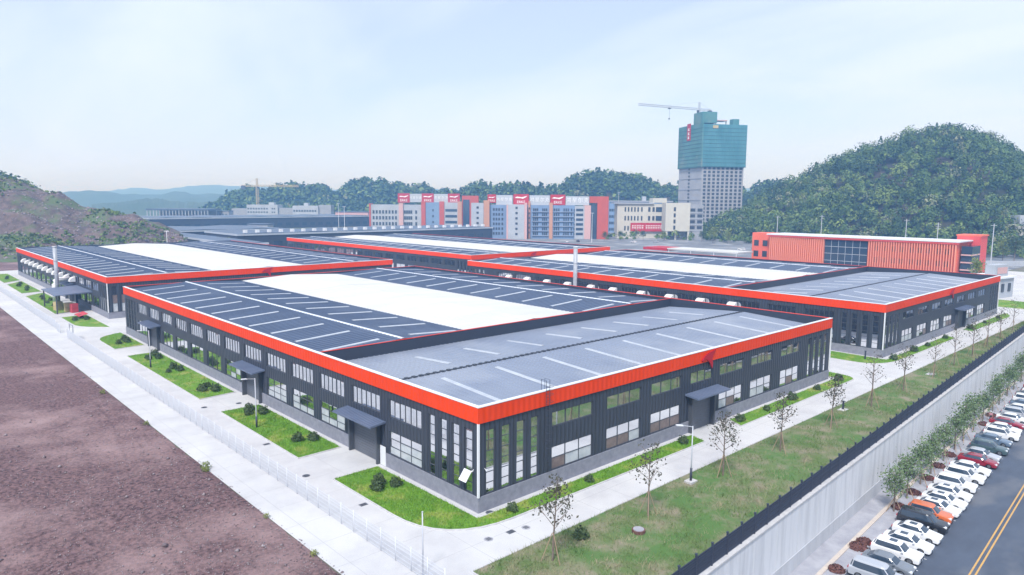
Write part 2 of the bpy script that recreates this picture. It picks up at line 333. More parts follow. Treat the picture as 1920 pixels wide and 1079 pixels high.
# rough grass strip between road and retaining wall
xs = np.linspace(-7.3, 216, 250); ts = np.linspace(0, 1, 18)
X, T = np.meshgrid(xs, ts, indexing='ij'); Y0 = -7.97; Y1 = wall_y(X)+0.28; Y = Y0+(Y1-Y0)*T
Z = 0.03+0.22*np.sin(np.pi*np.clip(T, 0, 1))**0.7*(0.6+hash_noise(X*0.15, Y*0.15, 3)) + 0.06*hash_noise(X*0.8, Y*0.8, 5)*np.sin(np.pi*T)
idx = np.arange(X.size).reshape(X.shape)
Qg = np.stack([idx[:-1, :-1], idx[1:, :-1], idx[1:, 1:], idx[:-1, 1:]], -1).reshape(-1, 4)
o = place('grass_strip', np_mesh('grass_strip', np.stack([X, Y, Z], -1).reshape(-1, 3), Qg, 'rough_grass', smooth=True)); o['kind'] = 'structure'
STRIP = (xs, ts, Z)
def strip_z(x, y):
    i = np.clip(np.searchsorted(xs, x)-1, 0, len(xs)-2); t = (y-Y0)/(wall_y(x)+0.28-Y0); j = np.clip((t*17).astype(int), 0, 16); return Z[i, j]
kb = MB(); kb.box(-7.3, 216, -7.97, -7.85, -0.05, 0.1); kb.box(-7.42, -7.3, wall_y(-7.3)+.4, -7.85, -0.05, 0.1)
kb.build('kerb', 'kerb_stone')['kind'] = 'structure'

# bare earth field on the left
gx = np.concatenate([-15.3-np.linspace(0, 50, 210)**1.0, -65.3-np.linspace(1.5, 90, 45)]); gy = np.concatenate([np.linspace(wall_y(-15)-.2, 70, 190), np.linspace(71.5, 420, 110)])
X, Yd = np.meshgrid(gx, gy, indexing='ij')
Zd = 0.10+0.34*hash_noise(X*0.09, Yd*0.09, 21, 5)+0.16*hash_noise(X*0.55, Yd*0.55, 9, 3)
for c0, sl, am, ph_ in ((-21, .02, 2.5, .03), (-30, -.05, 4, .021), (-44, .10, 5, .017)):                # ruts left by lorries
    for o_ in (-.95, .95):
        xr = c0+o_+sl*Yd+am*np.sin(Yd*ph_*2+c0); dd_ = np.abs(X-xr); Zd = Zd-.06*np.exp(-(dd_/.28)**2)+.03*np.exp(-((dd_-.5)/.2)**2)
edge = np.clip((-15.3-X)/1.2, 0, 1); Zd = np.where(edge < 1, Zd*edge-0.05*(1-edge), Zd); Zd = np.maximum(Zd, -0.06)
idx = np.arange(X.size).reshape(X.shape)
Qd = np.stack([idx[:-1, :-1], idx[:-1, 1:], idx[1:, 1:], idx[1:, :-1]], -1).reshape(-1, 4)
jx = X + np.where(edge <= 0, 0.25*hash_noise(Yd*0.6, X*0, 4, 3), 0)
place('earth_field', np_mesh('earth_field', np.stack([jx, Yd, Zd], -1).reshape(-1, 3), Qd, 'dirt', smooth=True))['kind'] = 'structure'
# loose stones on the earth: one mass
n = 22000; sx = -15.2-np.abs(rng.gamma(1.2, 16, n)); sy = wall_y(-15)+np.abs(rng.gamma(1.3, 32, n)); k = rng.integers(0, n, n//2)
sx[:n//2] = sx[k]+rng.normal(0, .7, n//2); sy[:n//2] = sy[k]+rng.normal(0, .7, n//2); sx = np.minimum(sx, -15.1)
r = 0.03+0.075*rng.random(n)**3.0 + 0.2*(rng.random(n) < 0.016)*rng.random(n)
zi = 0.10+0.34*hash_noise(sx*0.09, sy*0.09, 21, 5)+0.16*hash_noise(sx*0.55, sy*0.55, 9, 3); zi = np.maximum(zi*np.clip((-15.3-sx)/1.2, 0, 1), 0)
octa = np.array([(1, 0, 0), (0, 1, 0), (-1, 0, 0), (0, -1, 0), (0, 0, .8), (0, 0, -.6)]); P = np.stack([sx, sy, zi+r*0.25], -1)
V = (P[:, None, :]+octa[None]*(r[:, None, None])*(0.6+0.8*rng.random((n, 6, 1)))).reshape(-1, 3)
tri = np.array([(0, 1, 4), (1, 2, 4), (2, 3, 4), (3, 0, 4), (1, 0, 5), (2, 1, 5), (3, 2, 5), (0, 3, 5)])
F = (np.arange(n)[:, None, None]*6+tri[None]).reshape(-1, 3)
tag(place('loose_stones', np_mesh('loose_stones', V, F, 'rock')), 'loose pale stones scattered over the purple brown earth', 'stones', kind='stuff')

# lawns with kerbs
def rounded(poly, corner_r):
    out_ = []
    n_ = len(poly)
    for i in range(n_):
        p = Vector(poly[i]); a = Vector(poly[i-1]); b = Vector(poly[(i+1) % n_]); r_ = corner_r.get(i, 0)
        if not r_: out_.append((p.x, p.y)); continue
        da = (a-p).normalized(); db = (b-p).normalized(); p1 = p+da*r_; p2 = p+db*r_
        for q in range(9):
            t = q/8; c = p1*(1-t)**2+p*2*t*(1-t)+p2*t*t; out_.append((c.x, c.y))
    return out_
LAWNS = []
def lawn(poly, corner=None, m='lawn'):
    poly = rounded(poly, corner or {})
    b = MB(); b.prism(poly, -0.03, 0.09, True); o = b.build('lawn', m); o['kind'] = 'structure'
    c = Vector((sum(p[0] for p in poly)/len(poly), sum(p[1] for p in poly)/len(poly))); k = MB(); n_ = len(poly)
    outer = []
    for i in range(n_):
        p = Vector(poly[i]); e1 = (p-Vector(poly[i-1])).normalized(); e2 = (Vector(poly[(i+1) % n_])-p).normalized(); nn = Vector((e1.y+e2.y, -e1.x-e2.x)).normalized()
        outer.append(p+nn*0.14)
    for i in range(n_):
        j = (i+1) % n_; a, b2 = poly[i], poly[j]; A, B = outer[i], outer[j]
        k.hexa([(a[0], a[1], -.04), (b2[0], b2[1], -.04), (B.x, B.y, -.04), (A.x, A.y, -.04), (a[0], a[1], .125), (b2[0], b2[1], .125), (B.x, B.y, .125), (A.x, A.y, .125)])
    k.build('kerb', 'kerb_stone', o)
    LAWNS.append((poly, m)); return o
# counter-clockwise outlines
lawn([(-6.3, 16.5), (-6.3, -2.9), (33.9, -3.4), (34.6, -1.0), (-0.9, -1.0), (-0.9, 16.5)], {1: 8.0})
lawn([(-6.3, 48.6), (-6.3, 24.8), (-0.9, 24.9), (-0.9, 48.4)])
lawn([(-6.3, 95.8), (-6.3, 57.0), (-0.9, 57.6), (-0.9, 96.2)])
lawn([(-6.4, 119.5), (-6.4, 104.2), (-0.9, 104.8), (-0.9, 122.5)], {0: 4.5})
lawn([(-6.5, 154.0), (-6.4, 136.5), (-0.9, 131.5), (-0.9, 155)], {1: 4.0})
lawn([(-6.5, 205.0), (-6.5, 161.5), (-0.9, 163), (-0.9, 211)])
lawn([(-6.3, 243.0), (-6.3, 213.5), (-0.9, 215), (-0.9, 252)])
lawn([(-6.3, 285.0), (-6.3, 250), (-0.9, 256), (-0.9, 285)])
lawn([(42.9, -3.3), (81.5, -3.2), (82.2, 3.2), (78.6, 3.2), (78.6, -0.9), (44.1, -0.9)], {1: 2.6, 2: 1.4})
lawn([(93.6, 14), (93.6, -0.6), (98.6, -3.0), (134.4, -3.4), (136.2, -1.3), (100.0, -1.3), (100.0, 14)], {1: 3.0, 2: 2.5})
lawn([(147, -3.4), (180, -3.8), (185, -2.0), (185, -1.3), (148, -1.3)], {1: 2.0})
lawn([(198, -4.5), (216, -4.5), (216, 26), (198, 26)])

# grass blades: one mass per kind of turf
def blades(name, pts, h, w, m, label, lean=0.5):
    n_ = len(pts); a = rng.random(n_)*2*np.pi; hh = h*(0.5+rng.random(n_)); dxy = np.stack([np.cos(a), np.sin(a)], -1)*w
    tip = np.concatenate([rng.normal(0, lean, (n_, 2))*hh[:, None], hh[:, None]], 1)
    V_ = np.stack([pts+np.c_[dxy, np.zeros(n_)], pts-np.c_[dxy, np.zeros(n_)], pts+tip], 1).reshape(-1, 3)
    tag(place(name, np_mesh(name, V_, np.arange(3*n_).reshape(-1, 3), m)), label, 'grass', kind='stuff')
def inside(poly, P_):
    x, y = P_[:, 0], P_[:, 1]; c = np.zeros(len(P_), bool); j = len(poly)-1
    for i in range(len(poly)):
        xi, yi = poly[i]; xj, yj = poly[j]
        hit = ((yi > y) != (yj > y)) & (x < (xj-xi)*(y-yi)/((yj-yi) if yj != yi else 1e-9)+xi); c ^= hit; j = i
    return c
pts = []
for poly, m in LAWNS:
    pa = np.array(poly); lo_, hi_ = pa.min(0), pa.max(0); area = (hi_-lo_).prod(); dist = np.hypot(*(pa.mean(0)-np.array(CAM[:2])))
    cnt = int(area*(90 if dist < 110 else 22 if dist < 180 else 6)); q = lo_+rng.random((cnt, 2))*(hi_-lo_); q = q[inside(poly, q)]
    pts.append(np.c_[q, np.full(len(q), 0.09)])
blades('lawn_grass', np.concatenate(pts), 0.17, 0.035, 'blade', 'short bright green grass growing on the lawns round the warehouses')
n = 60000; x = -7.2+rng.random(n)**1.7*200; t = rng.random(n); y = -8.0+(wall_y(x)+.3+8.0)*t
keep = hash_noise(x*0.3, y*0.3, 77, 3)+rng.normal(0, .25, n) > -0.12; x, y = x[keep], y[keep]
blades('meadow_grass', np.c_[x, y, strip_z(x, y)-0.02], 0.3, 0.03, 'dry_blade', 'patchy green and straw grass on the strip above the retaining wall', 0.6)

# car park and street below the wall
def pk_sheet(name, s0, s1, t0, t1, z, m, struct=True):
    b = MB(); b.face([pk(s0, t1, z), pk(s1, t1, z), pk(s1, t0, z), pk(s0, t0, z)]); o = b.build(name, m)
    if struct: o['kind'] = 'structure'
    return o
pk_sheet('pavement', -60, 260, 0.0, -4.35, 0.0, 'pale_paving')
road = pk_sheet('road', -60, 400, -4.35, -60, 0.004, 'asphalt')
kb = MB(); a = pk(-60, -2.3); 
kb.hexa([pk(-60, -2.75, -.05), pk(260, -2.75, -.05), pk(260, -2.3, -.05), pk(-60, -2.3, -.05), pk(-60, -2.75, .09), pk(260, -2.75, .09), pk(260, -2.3, .09), pk(-60, -2.3, .09)])
kb.build('kerb', 'cream_kerb')['kind'] = 'structure'
for t in (-13.05, -13.5):
    b = MB(); b.face([pk(-60, t-.16, .009), pk(400, t-.16, .009), pk(400, t, .009), pk(-60, t, .009)]); b.build('centre_line', 'yellow_paint', road)
CAR_S = [28.0, 31.2, 34.4, 37.5, 40.7, 44.0, 46.9, 49.6, 52.3, 55.4, 59.0, 63.0, 66.6, 70.8, 73.8, 77.9, 82.5, 86.6, 90.2, 93.8, 97.6, 101.4, 105.2, 109.0, 113, 117, 121, 125, 129, 133]
for a, b_ in zip(CAR_S[:-1], CAR_S[1:]):
    s = (a+b_)/2; b = MB(); b.face([pk(s-.05, -9.3, .009), pk(s+.05, -9.3, .009), pk(s+.06, -4.6, .009), pk(s-.06, -4.6, .009)]); b.build('bay_line', 'white_paint', road)

# retaining wall: cast panels, footing and coping
rw = empty('retaining_wall', 'long pale concrete retaining wall above the car park, dark fence on top', 'wall', pk(0, 0, 0), WA)
pan = MB(); pan.box(0.015, 4.985, -0.32, 0.25, 0, 6.55); pm_ = pan.mesh('wall_panel', 'retaining')
foot = MB(); foot.hexa([(0.012, -.40, 0), (4.988, -.40, 0), (4.988, -.3, 0), (0.012, -.3, 0), (0.012, -.36, 1.5), (4.988, -.36, 1.5), (4.988, -.3, 1.58), (0.012, -.3, 1.58)]); fm_ = foot.mesh('footing', 'retaining_foot')
cop = MB(); cop.box(0.005, 4.995, -0.42, 0.32, 6.553, 6.72); cm_ = cop.mesh('coping', 'kerb_stone')
for i in range(-4, 46):
    place('wall_panel', pm_, rw, (i*5, 0, 0)); place('footing', fm_, rw, (i*5, 0, 0)); place('coping', cm_, rw, (i*5, 0, 0))
# dark fence on the wall
df = empty('metal_fence', 'dark slate barred fence running along the top of the retaining wall', 'fence', pk(0, 0, 6.72), WA)
po = MB(); po.box(-.07, .07, -.07, .07, 0, 1.95); po.box(-.1, .1, -.1, .1, 1.95, 2.02); pom = po.mesh('post', 'fence_dark')
ba = MB()
for k in range(34): xk = .1+k*.0722; ba.box(xk, xk+.035, -.018, .018, .1, 1.72)
for z in (.1, .55, 1.0, 1.45, 1.66): ba.box(.07, 2.53, -.03, .03, z, z+.06)
bam = ba.mesh('fence_panel', 'fence_dark')
for i in range(-6, 76):
    place('post', pom, df, (i*2.6, 0, 0)); place('fence_panel', bam, df, (i*2.6, 0, 0))

# pale mesh fence along the left pavement
wf = empty('mesh_fence', 'pale grey wire mesh fence with thin posts along the pavement', 'fence', (-10.85, 0, 0))
po = MB(); po.tube([(0, 0, 0), (0, 0, 2.1)], .045, 6); pom = po.mesh('post', 'fence_pale', True)
ba = MB()
for k in range(22): ba.box(-.007, .007, .05+k*.1, .064+k*.1, .12, 1.95)
for z in (.12, .5, .9, 1.3, 1.65, 1.93): ba.box(-.012, .012, .04, 2.21, z, z+.025)
wm_ = ba.mesh('mesh_panel', 'fence_pale')
for i in range(-4, 60):
    if i in (55, 56, 57): continue
    place('post', pom, wf, (0, i*2.25, 0)); place('mesh_panel', wm_, wf, (0, i*2.25, 0))
wf2 = empty('mesh_fence', 'far stretch of pale wire mesh fence beyond the gate frame', 'fence', (-10.4, 138, 0))
for i in range(0, 42):
    place('post', pom, wf2, (0, i*2.25, 0)); place('mesh_panel', wm_, wf2, (0, i*2.25, 0))
g = empty('gate_frame', 'small pale gate frame with a panel where the mesh fence opens', 'gate', (-10.5, 121, 0))
b = MB(); b.tube([(0, -1.6, 0), (0, -1.6, 3.2)], .1, 8); b.build('gate_post', 'wall_white', g)
b = MB(); b.tube([(0, 1.6, 0), (0, 1.6, 3.2)], .1, 8); b.build('gate_post', 'wall_white', g)
b = MB(); b.beam((0, -1.7, 3.2), (0, 1.7, 3.2), .2); b.build('gate_beam', 'wall_white', g)
b = MB(); b.box(-.06, .06, -1.0, 1.1, .4, 2.4); b.build('gate_panel', 'white_metal', g)

# ================================================================ WAREHOUSES
H, HR, HP = 10.4, 8.84, 1.57
_fc = {}
def frame_mesh(w, h, cols, rows):
    key = (round(w, 2), round(h, 2), cols, rows)
    if key not in _fc:
        b = MB(); e = .09
        b.box(0, w, .09, .19, 0, e); b.box(0, w, .09, .19, h-e, h); b.box(0, e, .09, .19, e, h-e); b.box(w-e, w, .09, .19, e, h-e)
        for i in range(1, cols): b.box(i*w/cols-.04, i*w/cols+.04, .1, .185, e, h-e)
        for j in range(1, rows):
            for i in range(cols): b.box(max(i*w/cols+.04, e), min((i+1)*w/cols-.04, w-e), .105, .18, j*h/rows-.03, j*h/rows+.03)
        p = MB(); pw = w/cols; ph = h/rows; p.face([(-pw/2, 0, -ph/2), (pw/2, 0, -ph/2), (pw/2, 0, ph/2), (-pw/2, 0, ph/2)])
        _fc[key] = (b.mesh('window', 'frame_dark'), [p.mesh('pane', q) for q in ('pane_glass', 'pane_blind', 'pane_carton')])
    return _fc[key]
def window(parent, face, a0, a1, z0, z1, cols, rows, y_face=0.0):
    w, h = a1-a0, z1-z0; fm, pm2 = frame_mesh(w, h, cols, rows)
    if face == 'front': f = place('window', fm, parent, (a0, y_face, z0))
    else: f = place('window', fm, parent, (y_face, a1, z0), -math.pi/2)
    for i in range(cols):
        for j in range(rows):
            low = z0 < 2 and rows in (2, 3) and j < rows-1; place('pane', pm2[0 if not low else (2 if (face == 'front' and rnd.random() < .35) else 1 if rnd.random() < .8 else 0)], f, ((i+.5)*w/cols, .15, (j+.5)*h/rows), (R(rnd.gauss(0, .25)), 0, R(rnd.gauss(0, .45))))
    return f
def wall_with_holes(a_end, z0, z1, holes, face, depth=.26):
    ax = sorted({0.0, a_end} | {q for h in holes for q in h[:2]}); az = sorted({z0, z1} | {q for h in holes for q in h[2:4] if z0 <= q <= z1})
    P = (lambda a, y, z: (a, y, z)) if face == 'front' else (lambda a, y, z: (y, a, z)); b = MB()
    for i in range(len(ax)-1):
        for j in range(len(az)-1):
            ca, cz = (ax[i]+ax[i+1])/2, (az[j]+az[j+1])/2
            if any(h[0] < ca < h[1] and h[2] < cz < h[3] for h in holes): continue
            b.face([P(ax[i], 0, az[j]), P(ax[i+1], 0, az[j]), P(ax[i+1], 0, az[j+1]), P(ax[i], 0, az[j+1])])
    for (h0, h1, k0, k1) in holes:
        k0 = max(k0, z0)
        b.face([P(h0, 0, k0), P(h0, depth, k0), P(h0, depth, k1), P(h0, 0, k1)]); b.face([P(h1, 0, k0), P(h1, depth, k0), P(h1, depth, k1), P(h1, 0, k1)])
        b.face([P(h0, 0, k1), P(h0, depth, k1), P(h1, depth, k1), P(h1, 0, k1)])
        if k0 > z0: b.face([P(h0, 0, k0), P(h0, depth, k0), P(h1, depth, k0), P(h1, 0, k0)])
    return b
def slope_mesh(A, B, C_, D_, m, seam=0.8, hgt=0.08):
    """roof plane A-B (eave) to D-C (ridge) with standing seams running from eave to ridge"""
    A, B, C_, D_ = map(Vector, (A, B, C_, D_)); b = MB(); b.face([A, B, C_, D_]); L_ = (B-A).length; n_ = int(L_/seam)
    e = (B-A)/L_
    for i in range(1, n_):
        t = i/n_; p = A.lerp(B, t); q = D_.lerp(C_, t); u = Vector((0, 0, hgt)); w = e*0.05
        b.face([p-w, q-w, q+u, p+u]); b.face([p+u, q+u, q+w, p+w])
    return b
def strip_mesh(P, Q, e, w):
    P, Q, e = Vector(P), Vector(Q), Vector(e).normalized()*(w/2); u = Vector((0, 0, .10)); b = MB()
    dz = Vector((0, 0, .02)); b.hexa([P-e+dz, Q-e+dz, Q+e+dz, P+e+dz, P-e*.8+u, Q-e*.8+u, Q+e*.8+u, P+e*.8+u]); return b
EMB = [(-1.05, -.02), (-.55, .35), (.1, .55), (.75, .62), (1.1, .78), (.95, .5), (.62, .22), (.55, -.1), (.7, -.5), (.62, -.95), (.42, -.72), (.15, -.35), (-.2, -.08), (-.6, .02), (-.9, -.16)]
def door(parent, face, a0, a1, z1, c0, c1, cz, out=2.0):
    P = (lambda a, y, z: (a, y, z)) if face == 'front' else (lambda a, y, z: (y, a, z))
    def pbox(b, a0_, a1_, y0, y1, z0, z1_):
        p0, p1 = P(a0_, y0, z0), P(a1_, y1, z1_); b.box(min(p0[0], p1[0]), max(p0[0], p1[0]), min(p0[1], p1[1]), max(p0[1], p1[1]), z0, z1_)
    b = MB(); n_ = 14
    for k in range(n_):
        z0 = k*z1/n_; pbox(b, a0+.25, a1-.25, .10, .22, z0+.012, z0+z1/n_-.012)
    pbox(b, a0+.25, a1-.25, .14, .24, 0, z1)
    b.build('roller_door', 'door_metal', parent)
    for q in (a0, a1-.25):
        b = MB(); pbox(b, q, q+.25, -.55, .2, 0, z1+.25); b.build('door_post', 'frame_dark', parent)
    b = MB(); pbox(b, a0+.25, a1-.25, -.5, .2, z1, z1+.25); b.build('door_lintel', 'frame_dark', parent)
    b = MB(); pts = [P(c0, 0.0, cz+.42), P(c1, 0.0, cz+.42), P(c1, -out, cz+.18), P(c0, -out, cz+.18)]; lo_ = [(x, y, z-.18) for x, y, z in pts]
    b.hexa(lo_+pts); c = b.build('canopy', 'canopy_metal', parent)
    b = MB()
    for k in range(int((c1-c0)/.45)+1):
        a = c0+.1+k*.45
        if a > c1-.1: break
        q0, q1 = Vector(P(a, -.02, cz+.44)), Vector(P(a, -out+.02, cz+.2)); b.beam(q0, q1, .06, .05)
    b.build('canopy_ribs', 'canopy_metal', c)

def warehouse(x0, y0, W, L, step, label, front_bays, left_n, left_m, left_doors, front_door, detail, hoods=(), emblem=None, white=(1, ), front_first=None, front_roof='roof_front'):
    t = empty('warehouse', label, 'warehouse', (x0, y0, 0), 0, 'dark warehouses with red roof bands')
    holes_f, holes_l, wins = [], [], []
    slit = [(.95, 2.15), (2.95, 4.15), (4.95, 6.1), (6.95, 8.05)]
    for a, b_ in slit + [(W-q1, W-q0) for q0, q1 in slit[::-1]]:
        holes_f.append((a, b_, HP+.03, 8.0)); wins.append(('front', a, b_, HP+.03, 8.0, 1, 6 if detail > 1 else 3))
    for k, (a, b_) in enumerate(front_bays):
        up = (a, b_, 6.3, 7.9); holes_f.append(up); wins.append(('front', *up, 3, 1))
        if front_door and k == front_door[0]: continue
        lo_ = (a, b_, HP+.05, 4.15); holes_f.append(lo_); wins.append(('front', *lo_, 3, 2 if detail > 1 else 1))
    for a, b_ in slit + [(L-q1, L-q0) for q0, q1 in slit[::-1]]:
        holes_l.append((a, b_, HP+.03, 8.0)); wins.append(('left', a, b_, HP+.03, 8.0, 1, 6 if detail > 1 else 2))
    for i in range(left_n):
        a = left_m+8.0*i; b_ = a+6.18; up = (a, b_, 5.85, 7.9); holes_l.append(up); wins.append(('left', *up, 6 if detail > 1 else 3, 1))
        if i in left_doors: continue
        lo_ = (a, b_, HP+.05, 4.3); holes_l.append(lo_); wins.append(('left', *lo_, 3 if detail > 1 else 2, 3 if (detail > 1 and i < 7) else 1))
    df_, dl_ = [], []
    if front_door:
        a, b_ = front_bays[front_door[0]]; a, b_ = a-.3, b_+.1; df_.append((a, b_)); holes_f.append((a, b_, 0, 4.7))
        door(t, 'front', a, b_, 4.45, a-.9, b_+1.2, 4.85)
    for i in left_doors:
        a = left_m+8.0*i; dl_.append((a-.1, a+6.2)); holes_l.append((a-.1, a+6.2, 0, 4.7)); door(t, 'left', a-.1, a+6.2, 4.45, a-1.2, a+7.2, 4.75)
    wall_with_holes(W, HP, HR+.1, holes_f, 'front').build('wall', 'cladding', t)
    wall_with_holes(L, HP, HR+.1, holes_l, 'left').build('wall', 'cladding', t)
    b = MB(); b.box(W-.3, W, .002, L, 0, HR+.1); b.build('wall', 'cladding', t)
    b = MB(); b.box(.002, W-.302, L-.3, L-.002, 0, HR+.1); b.build('wall', 'cladding', t)
    # plinth with gaps at the doors
    b = MB(); a = -.10
    for d0, d1 in df_+[(W+.1, None)]: b.box(a, d0, -.10, .15, -.02, HP); a = d1
    b.build('plinth', 'plinth', t); b = MB(); a = .152
    for d0, d1 in sorted(dl_)+[(L, None)]: b.box(-.10, .15, a, d0, -.02, HP-.002); a = d1
    b.build('plinth', 'plinth', t)
    for w in wins: window(t, *w)
    # red roof band, coping, inner parapet
    b = MB(); b.box(-.16, W+.16, -.16, .06, HR, H); b.build('fascia', 'red_fascia', t)
    b = MB(); b.box(-.16, .06, .062, L+.16, HR, H-.001); b.build('fascia', 'red_fascia', t)
    b = MB(); b.box(W-.06, W+.16, .062, L+.16, HR, H-.002); b.build('fascia', 'red_fascia', t)
    b = MB(); b.box(.062, W-.062, L-.06, L+.158, HR, H-.001); b.build('fascia', 'red_fascia', t)
    b = MB(); b.box(-.2, W+.2, -.2, .26, H, H+.09); b.build('coping', 'white_coping', t)
    b = MB(); b.box(-.2, .26, .262, L+.2, H, H+.088); b.build('coping', 'white_coping', t)
    b = MB(); b.box(W-.22, W+.2, .262, L+.2, H, H+.07); b.build('coping', 'red_coping', t)
    b = MB(); b.box(.262, W-.222, L-.22, L+.2, H, H+.07); b.build('coping', 'canopy_metal' if detail < 2 else 'red_coping', t)
    b = MB(); b.box(.064, .2, .2, L-.2, 8.4, H-.003); b.box(.202, W-.2, .064, .2, 8.4, H-.003); b.box(W-.2, W-.064, .202, L-.2, 8.4, H-.003); b.box(.202, W-.202, L-.2, L-.064, 8.4, H-.004)
    b.build('parapet', 'cladding_plain', t)
    # main roof: three gables side by side, ridges along the length
    g3 = (W-.4)/3; ys = step+.15 if step else .2; ye = L-.2; ez = H-.55; rz = ez+.055*g3/2
    for k in range(3):
        xa = .2+k*g3; xm = xa+g3/2; xb = xa+g3; mm = 'membrane' if k in white else 'roof_main'; nm = 'white_roof_slope' if k in white else 'roof_slope'
        slope_mesh((xa, ys, ez), (xa, ye, ez), (xm, ye, rz), (xm, ys, rz), mm, 1.0).build(nm, mm, t)
        slope_mesh((xb, ye, ez), (xb, ys, ez), (xm, ys, rz), (xm, ye, rz), mm, 1.0).build(nm, mm, t)
        if k in white: continue
        b = MB(); b.hexa([(xm-.28, ys, rz-.0), (xm+.28, ys, rz-.0), (xm+.28, ye, rz-.0), (xm-.28, ye, rz-.0), (xm-.1, ys, rz+.12), (xm+.1, ys, rz+.12), (xm+.1, ye, rz+.12), (xm-.1, ye, rz+.12)])
        b.build('ridge_cap', 'ridge_white', t)
        n_ = int((ye-ys-2)/8.0)
        for side in (0, 1):
            def pt(f, y): x = (xa+(xm-xa)*f) if side == 0 else (xb+(xm-xb)*f); return (x, y, ez+(rz-ez)*f)
            for i in range(n_+1):
                y = ys+2.2+i*8.0
                if y > ye-1: break
                strip_mesh(pt(.14, y), pt(.8, y), (0, 1, 0), .62).build('skylight_strip', 'skylight', t)
    if step:                                                     # lower front roof, ridge across the width
        z0 = 8.75; zr = z0+.055*step/2; ya, ym, yb = .2, step/2, step-.01
        slope_mesh((.2, ya, z0), (W-.2, ya, z0), (W-.2, ym, zr), (.2, ym, zr), front_roof, .8).build('roof_slope', front_roof, t)
        slope_mesh((W-.2, yb, z0), (.2, yb, z0), (.2, ym, zr), (W-.2, ym, zr), front_roof, .8).build('roof_slope', front_roof, t)
        b = MB(); b.box(.2, W-.2, ym-.16, ym+.16, zr-.02, zr+.09)
        for k in range(int((W-1)/1.0)): b.box(.5+k*1.0, .95+k*1.0, ym-.22, ym+.22, zr+.02, zr+.16)
        b.build('ridge_cap', 'ridge_dark' if detail > 1 else 'ridge_white', t)
        for i in range(int((W-6)/8.0)+1):
            x = 6.2+i*8.2
            if x > W-3: break
            f = lambda q: (x, ya+(ym-ya)*q, z0+(zr-z0)*q); strip_mesh(f(.12), f(.86), (1, 0, 0), .66).build('skylight_strip', 'skylight', t)
            f = lambda q: (x-3, yb+(ym-yb)*q, z0+(zr-z0)*q)
            if i: strip_mesh(f(.34), f(.8), (1, 0, 0), .66).build('skylight_strip', 'skylight', t)
        b = MB(); b.box(.202, W-.202, step-.008, step+.15, 8.5, H-.02); b.build('step_wall', 'cladding_plain', t)
        b = MB(); b.box(.27, W-.23, step-.06, step+.2, H-.02, H+.05); b.build('coping', 'red_coping', t)
    # corner flashing
    b = MB(); b.box(-.2, -.005, -.2, -.005, HP, HR); b.build('corner_flashing', 'white_coping', t)
    b = MB(); b.box(W+.005, W+.17, -.17, -.005, HP, HR); b.build('corner_flashing', 'white_coping', t)
    if emblem is not None:
        b = MB(); k = 1.5
        n_ = len(EMB); b.v = [(x*k, -.34, z*k) for x, z in EMB]+[(x*k, -.18, z*k) for x, z in EMB]; b.f = [tuple(range(n_)), tuple(range(2*n_-1, n_-1, -1))]+[(i, (i+1) % n_, n_+(i+1) % n_, n_+i) for i in range(n_)]; b.mi = [0]*len(b.f)
        b.build('emblem', 'emblem_red', t, loc=(emblem, 0, 9.25))
    if hoods:
        b = MB(); pr = [(0, 0)]+[(-1.5*math.sin(q*math.pi/12), 1.3*math.cos(q*math.pi/12)) for q in range(7)]
        n_ = len(pr); b.v = [(x, -.95, z) for x, z in pr]+[(x, .95, z) for x, z in pr]; b.f = [tuple(range(n_)), tuple(range(2*n_-1, n_-1, -1))]+[(i, (i+1) % n_, n_+(i+1) % n_, n_+i) for i in range(n_)]; b.mi = [0]*len(b.f)
        hm = b.mesh('exhaust_hood', 'hood_white')
        for y, z in hoods: place('exhaust_hood', hm, t, (-.02, y, z))
    return t
FB = [(10.0, 16.5), (18.9, 25.2), (27.2, 33.5), (35.6, 40.8), (42.6, 48.9), (51.0, 57.3), (60.0, 66.3)]
whA = warehouse(0, 0, 77.2, 121, 31.8, 'nearest dark warehouse, red roof band, pale grey front roof and white middle roof', FB, 13, 9.28, (1, 5, 11), (3,), 2, emblem=39.2)
whD = warehouse(101.3, 0, 81.4, 126, 34, 'dark warehouse on the right, in front of the red office, white side hoods',
                [(10+q*8.75, 16.3+q*8.75) for q in range(7)], 13, 9.5, (), (4,), 2, hoods=[(q, 6.1) for q in (106, 98, 90, 82, 73.5, 66, 57, 48.6, 40, 31.9)], emblem=40)
whB = warehouse(2.0, 144.4, 82.4, 135, 0, 'dark warehouse at the left, row of white hoods under its red band',
                [(10+q*8.9, 16.3+q*8.9) for q in range(7)], 15, 9.5, (3, 4), None, 1, hoods=[(q, 6.2) for q in (36, 44, 52, 60, 68, 76, 84, 92, 100, 108, 116)], emblem=40.5)
whC = warehouse(116, 142.4, 76, 146, 0, 'farthest dark warehouse with red band and narrow white roof strip',
                [(10+q*8.2, 16.3+q*8.2) for q in range(7)], 16, 9.5, (), None, 1, emblem=30.7)
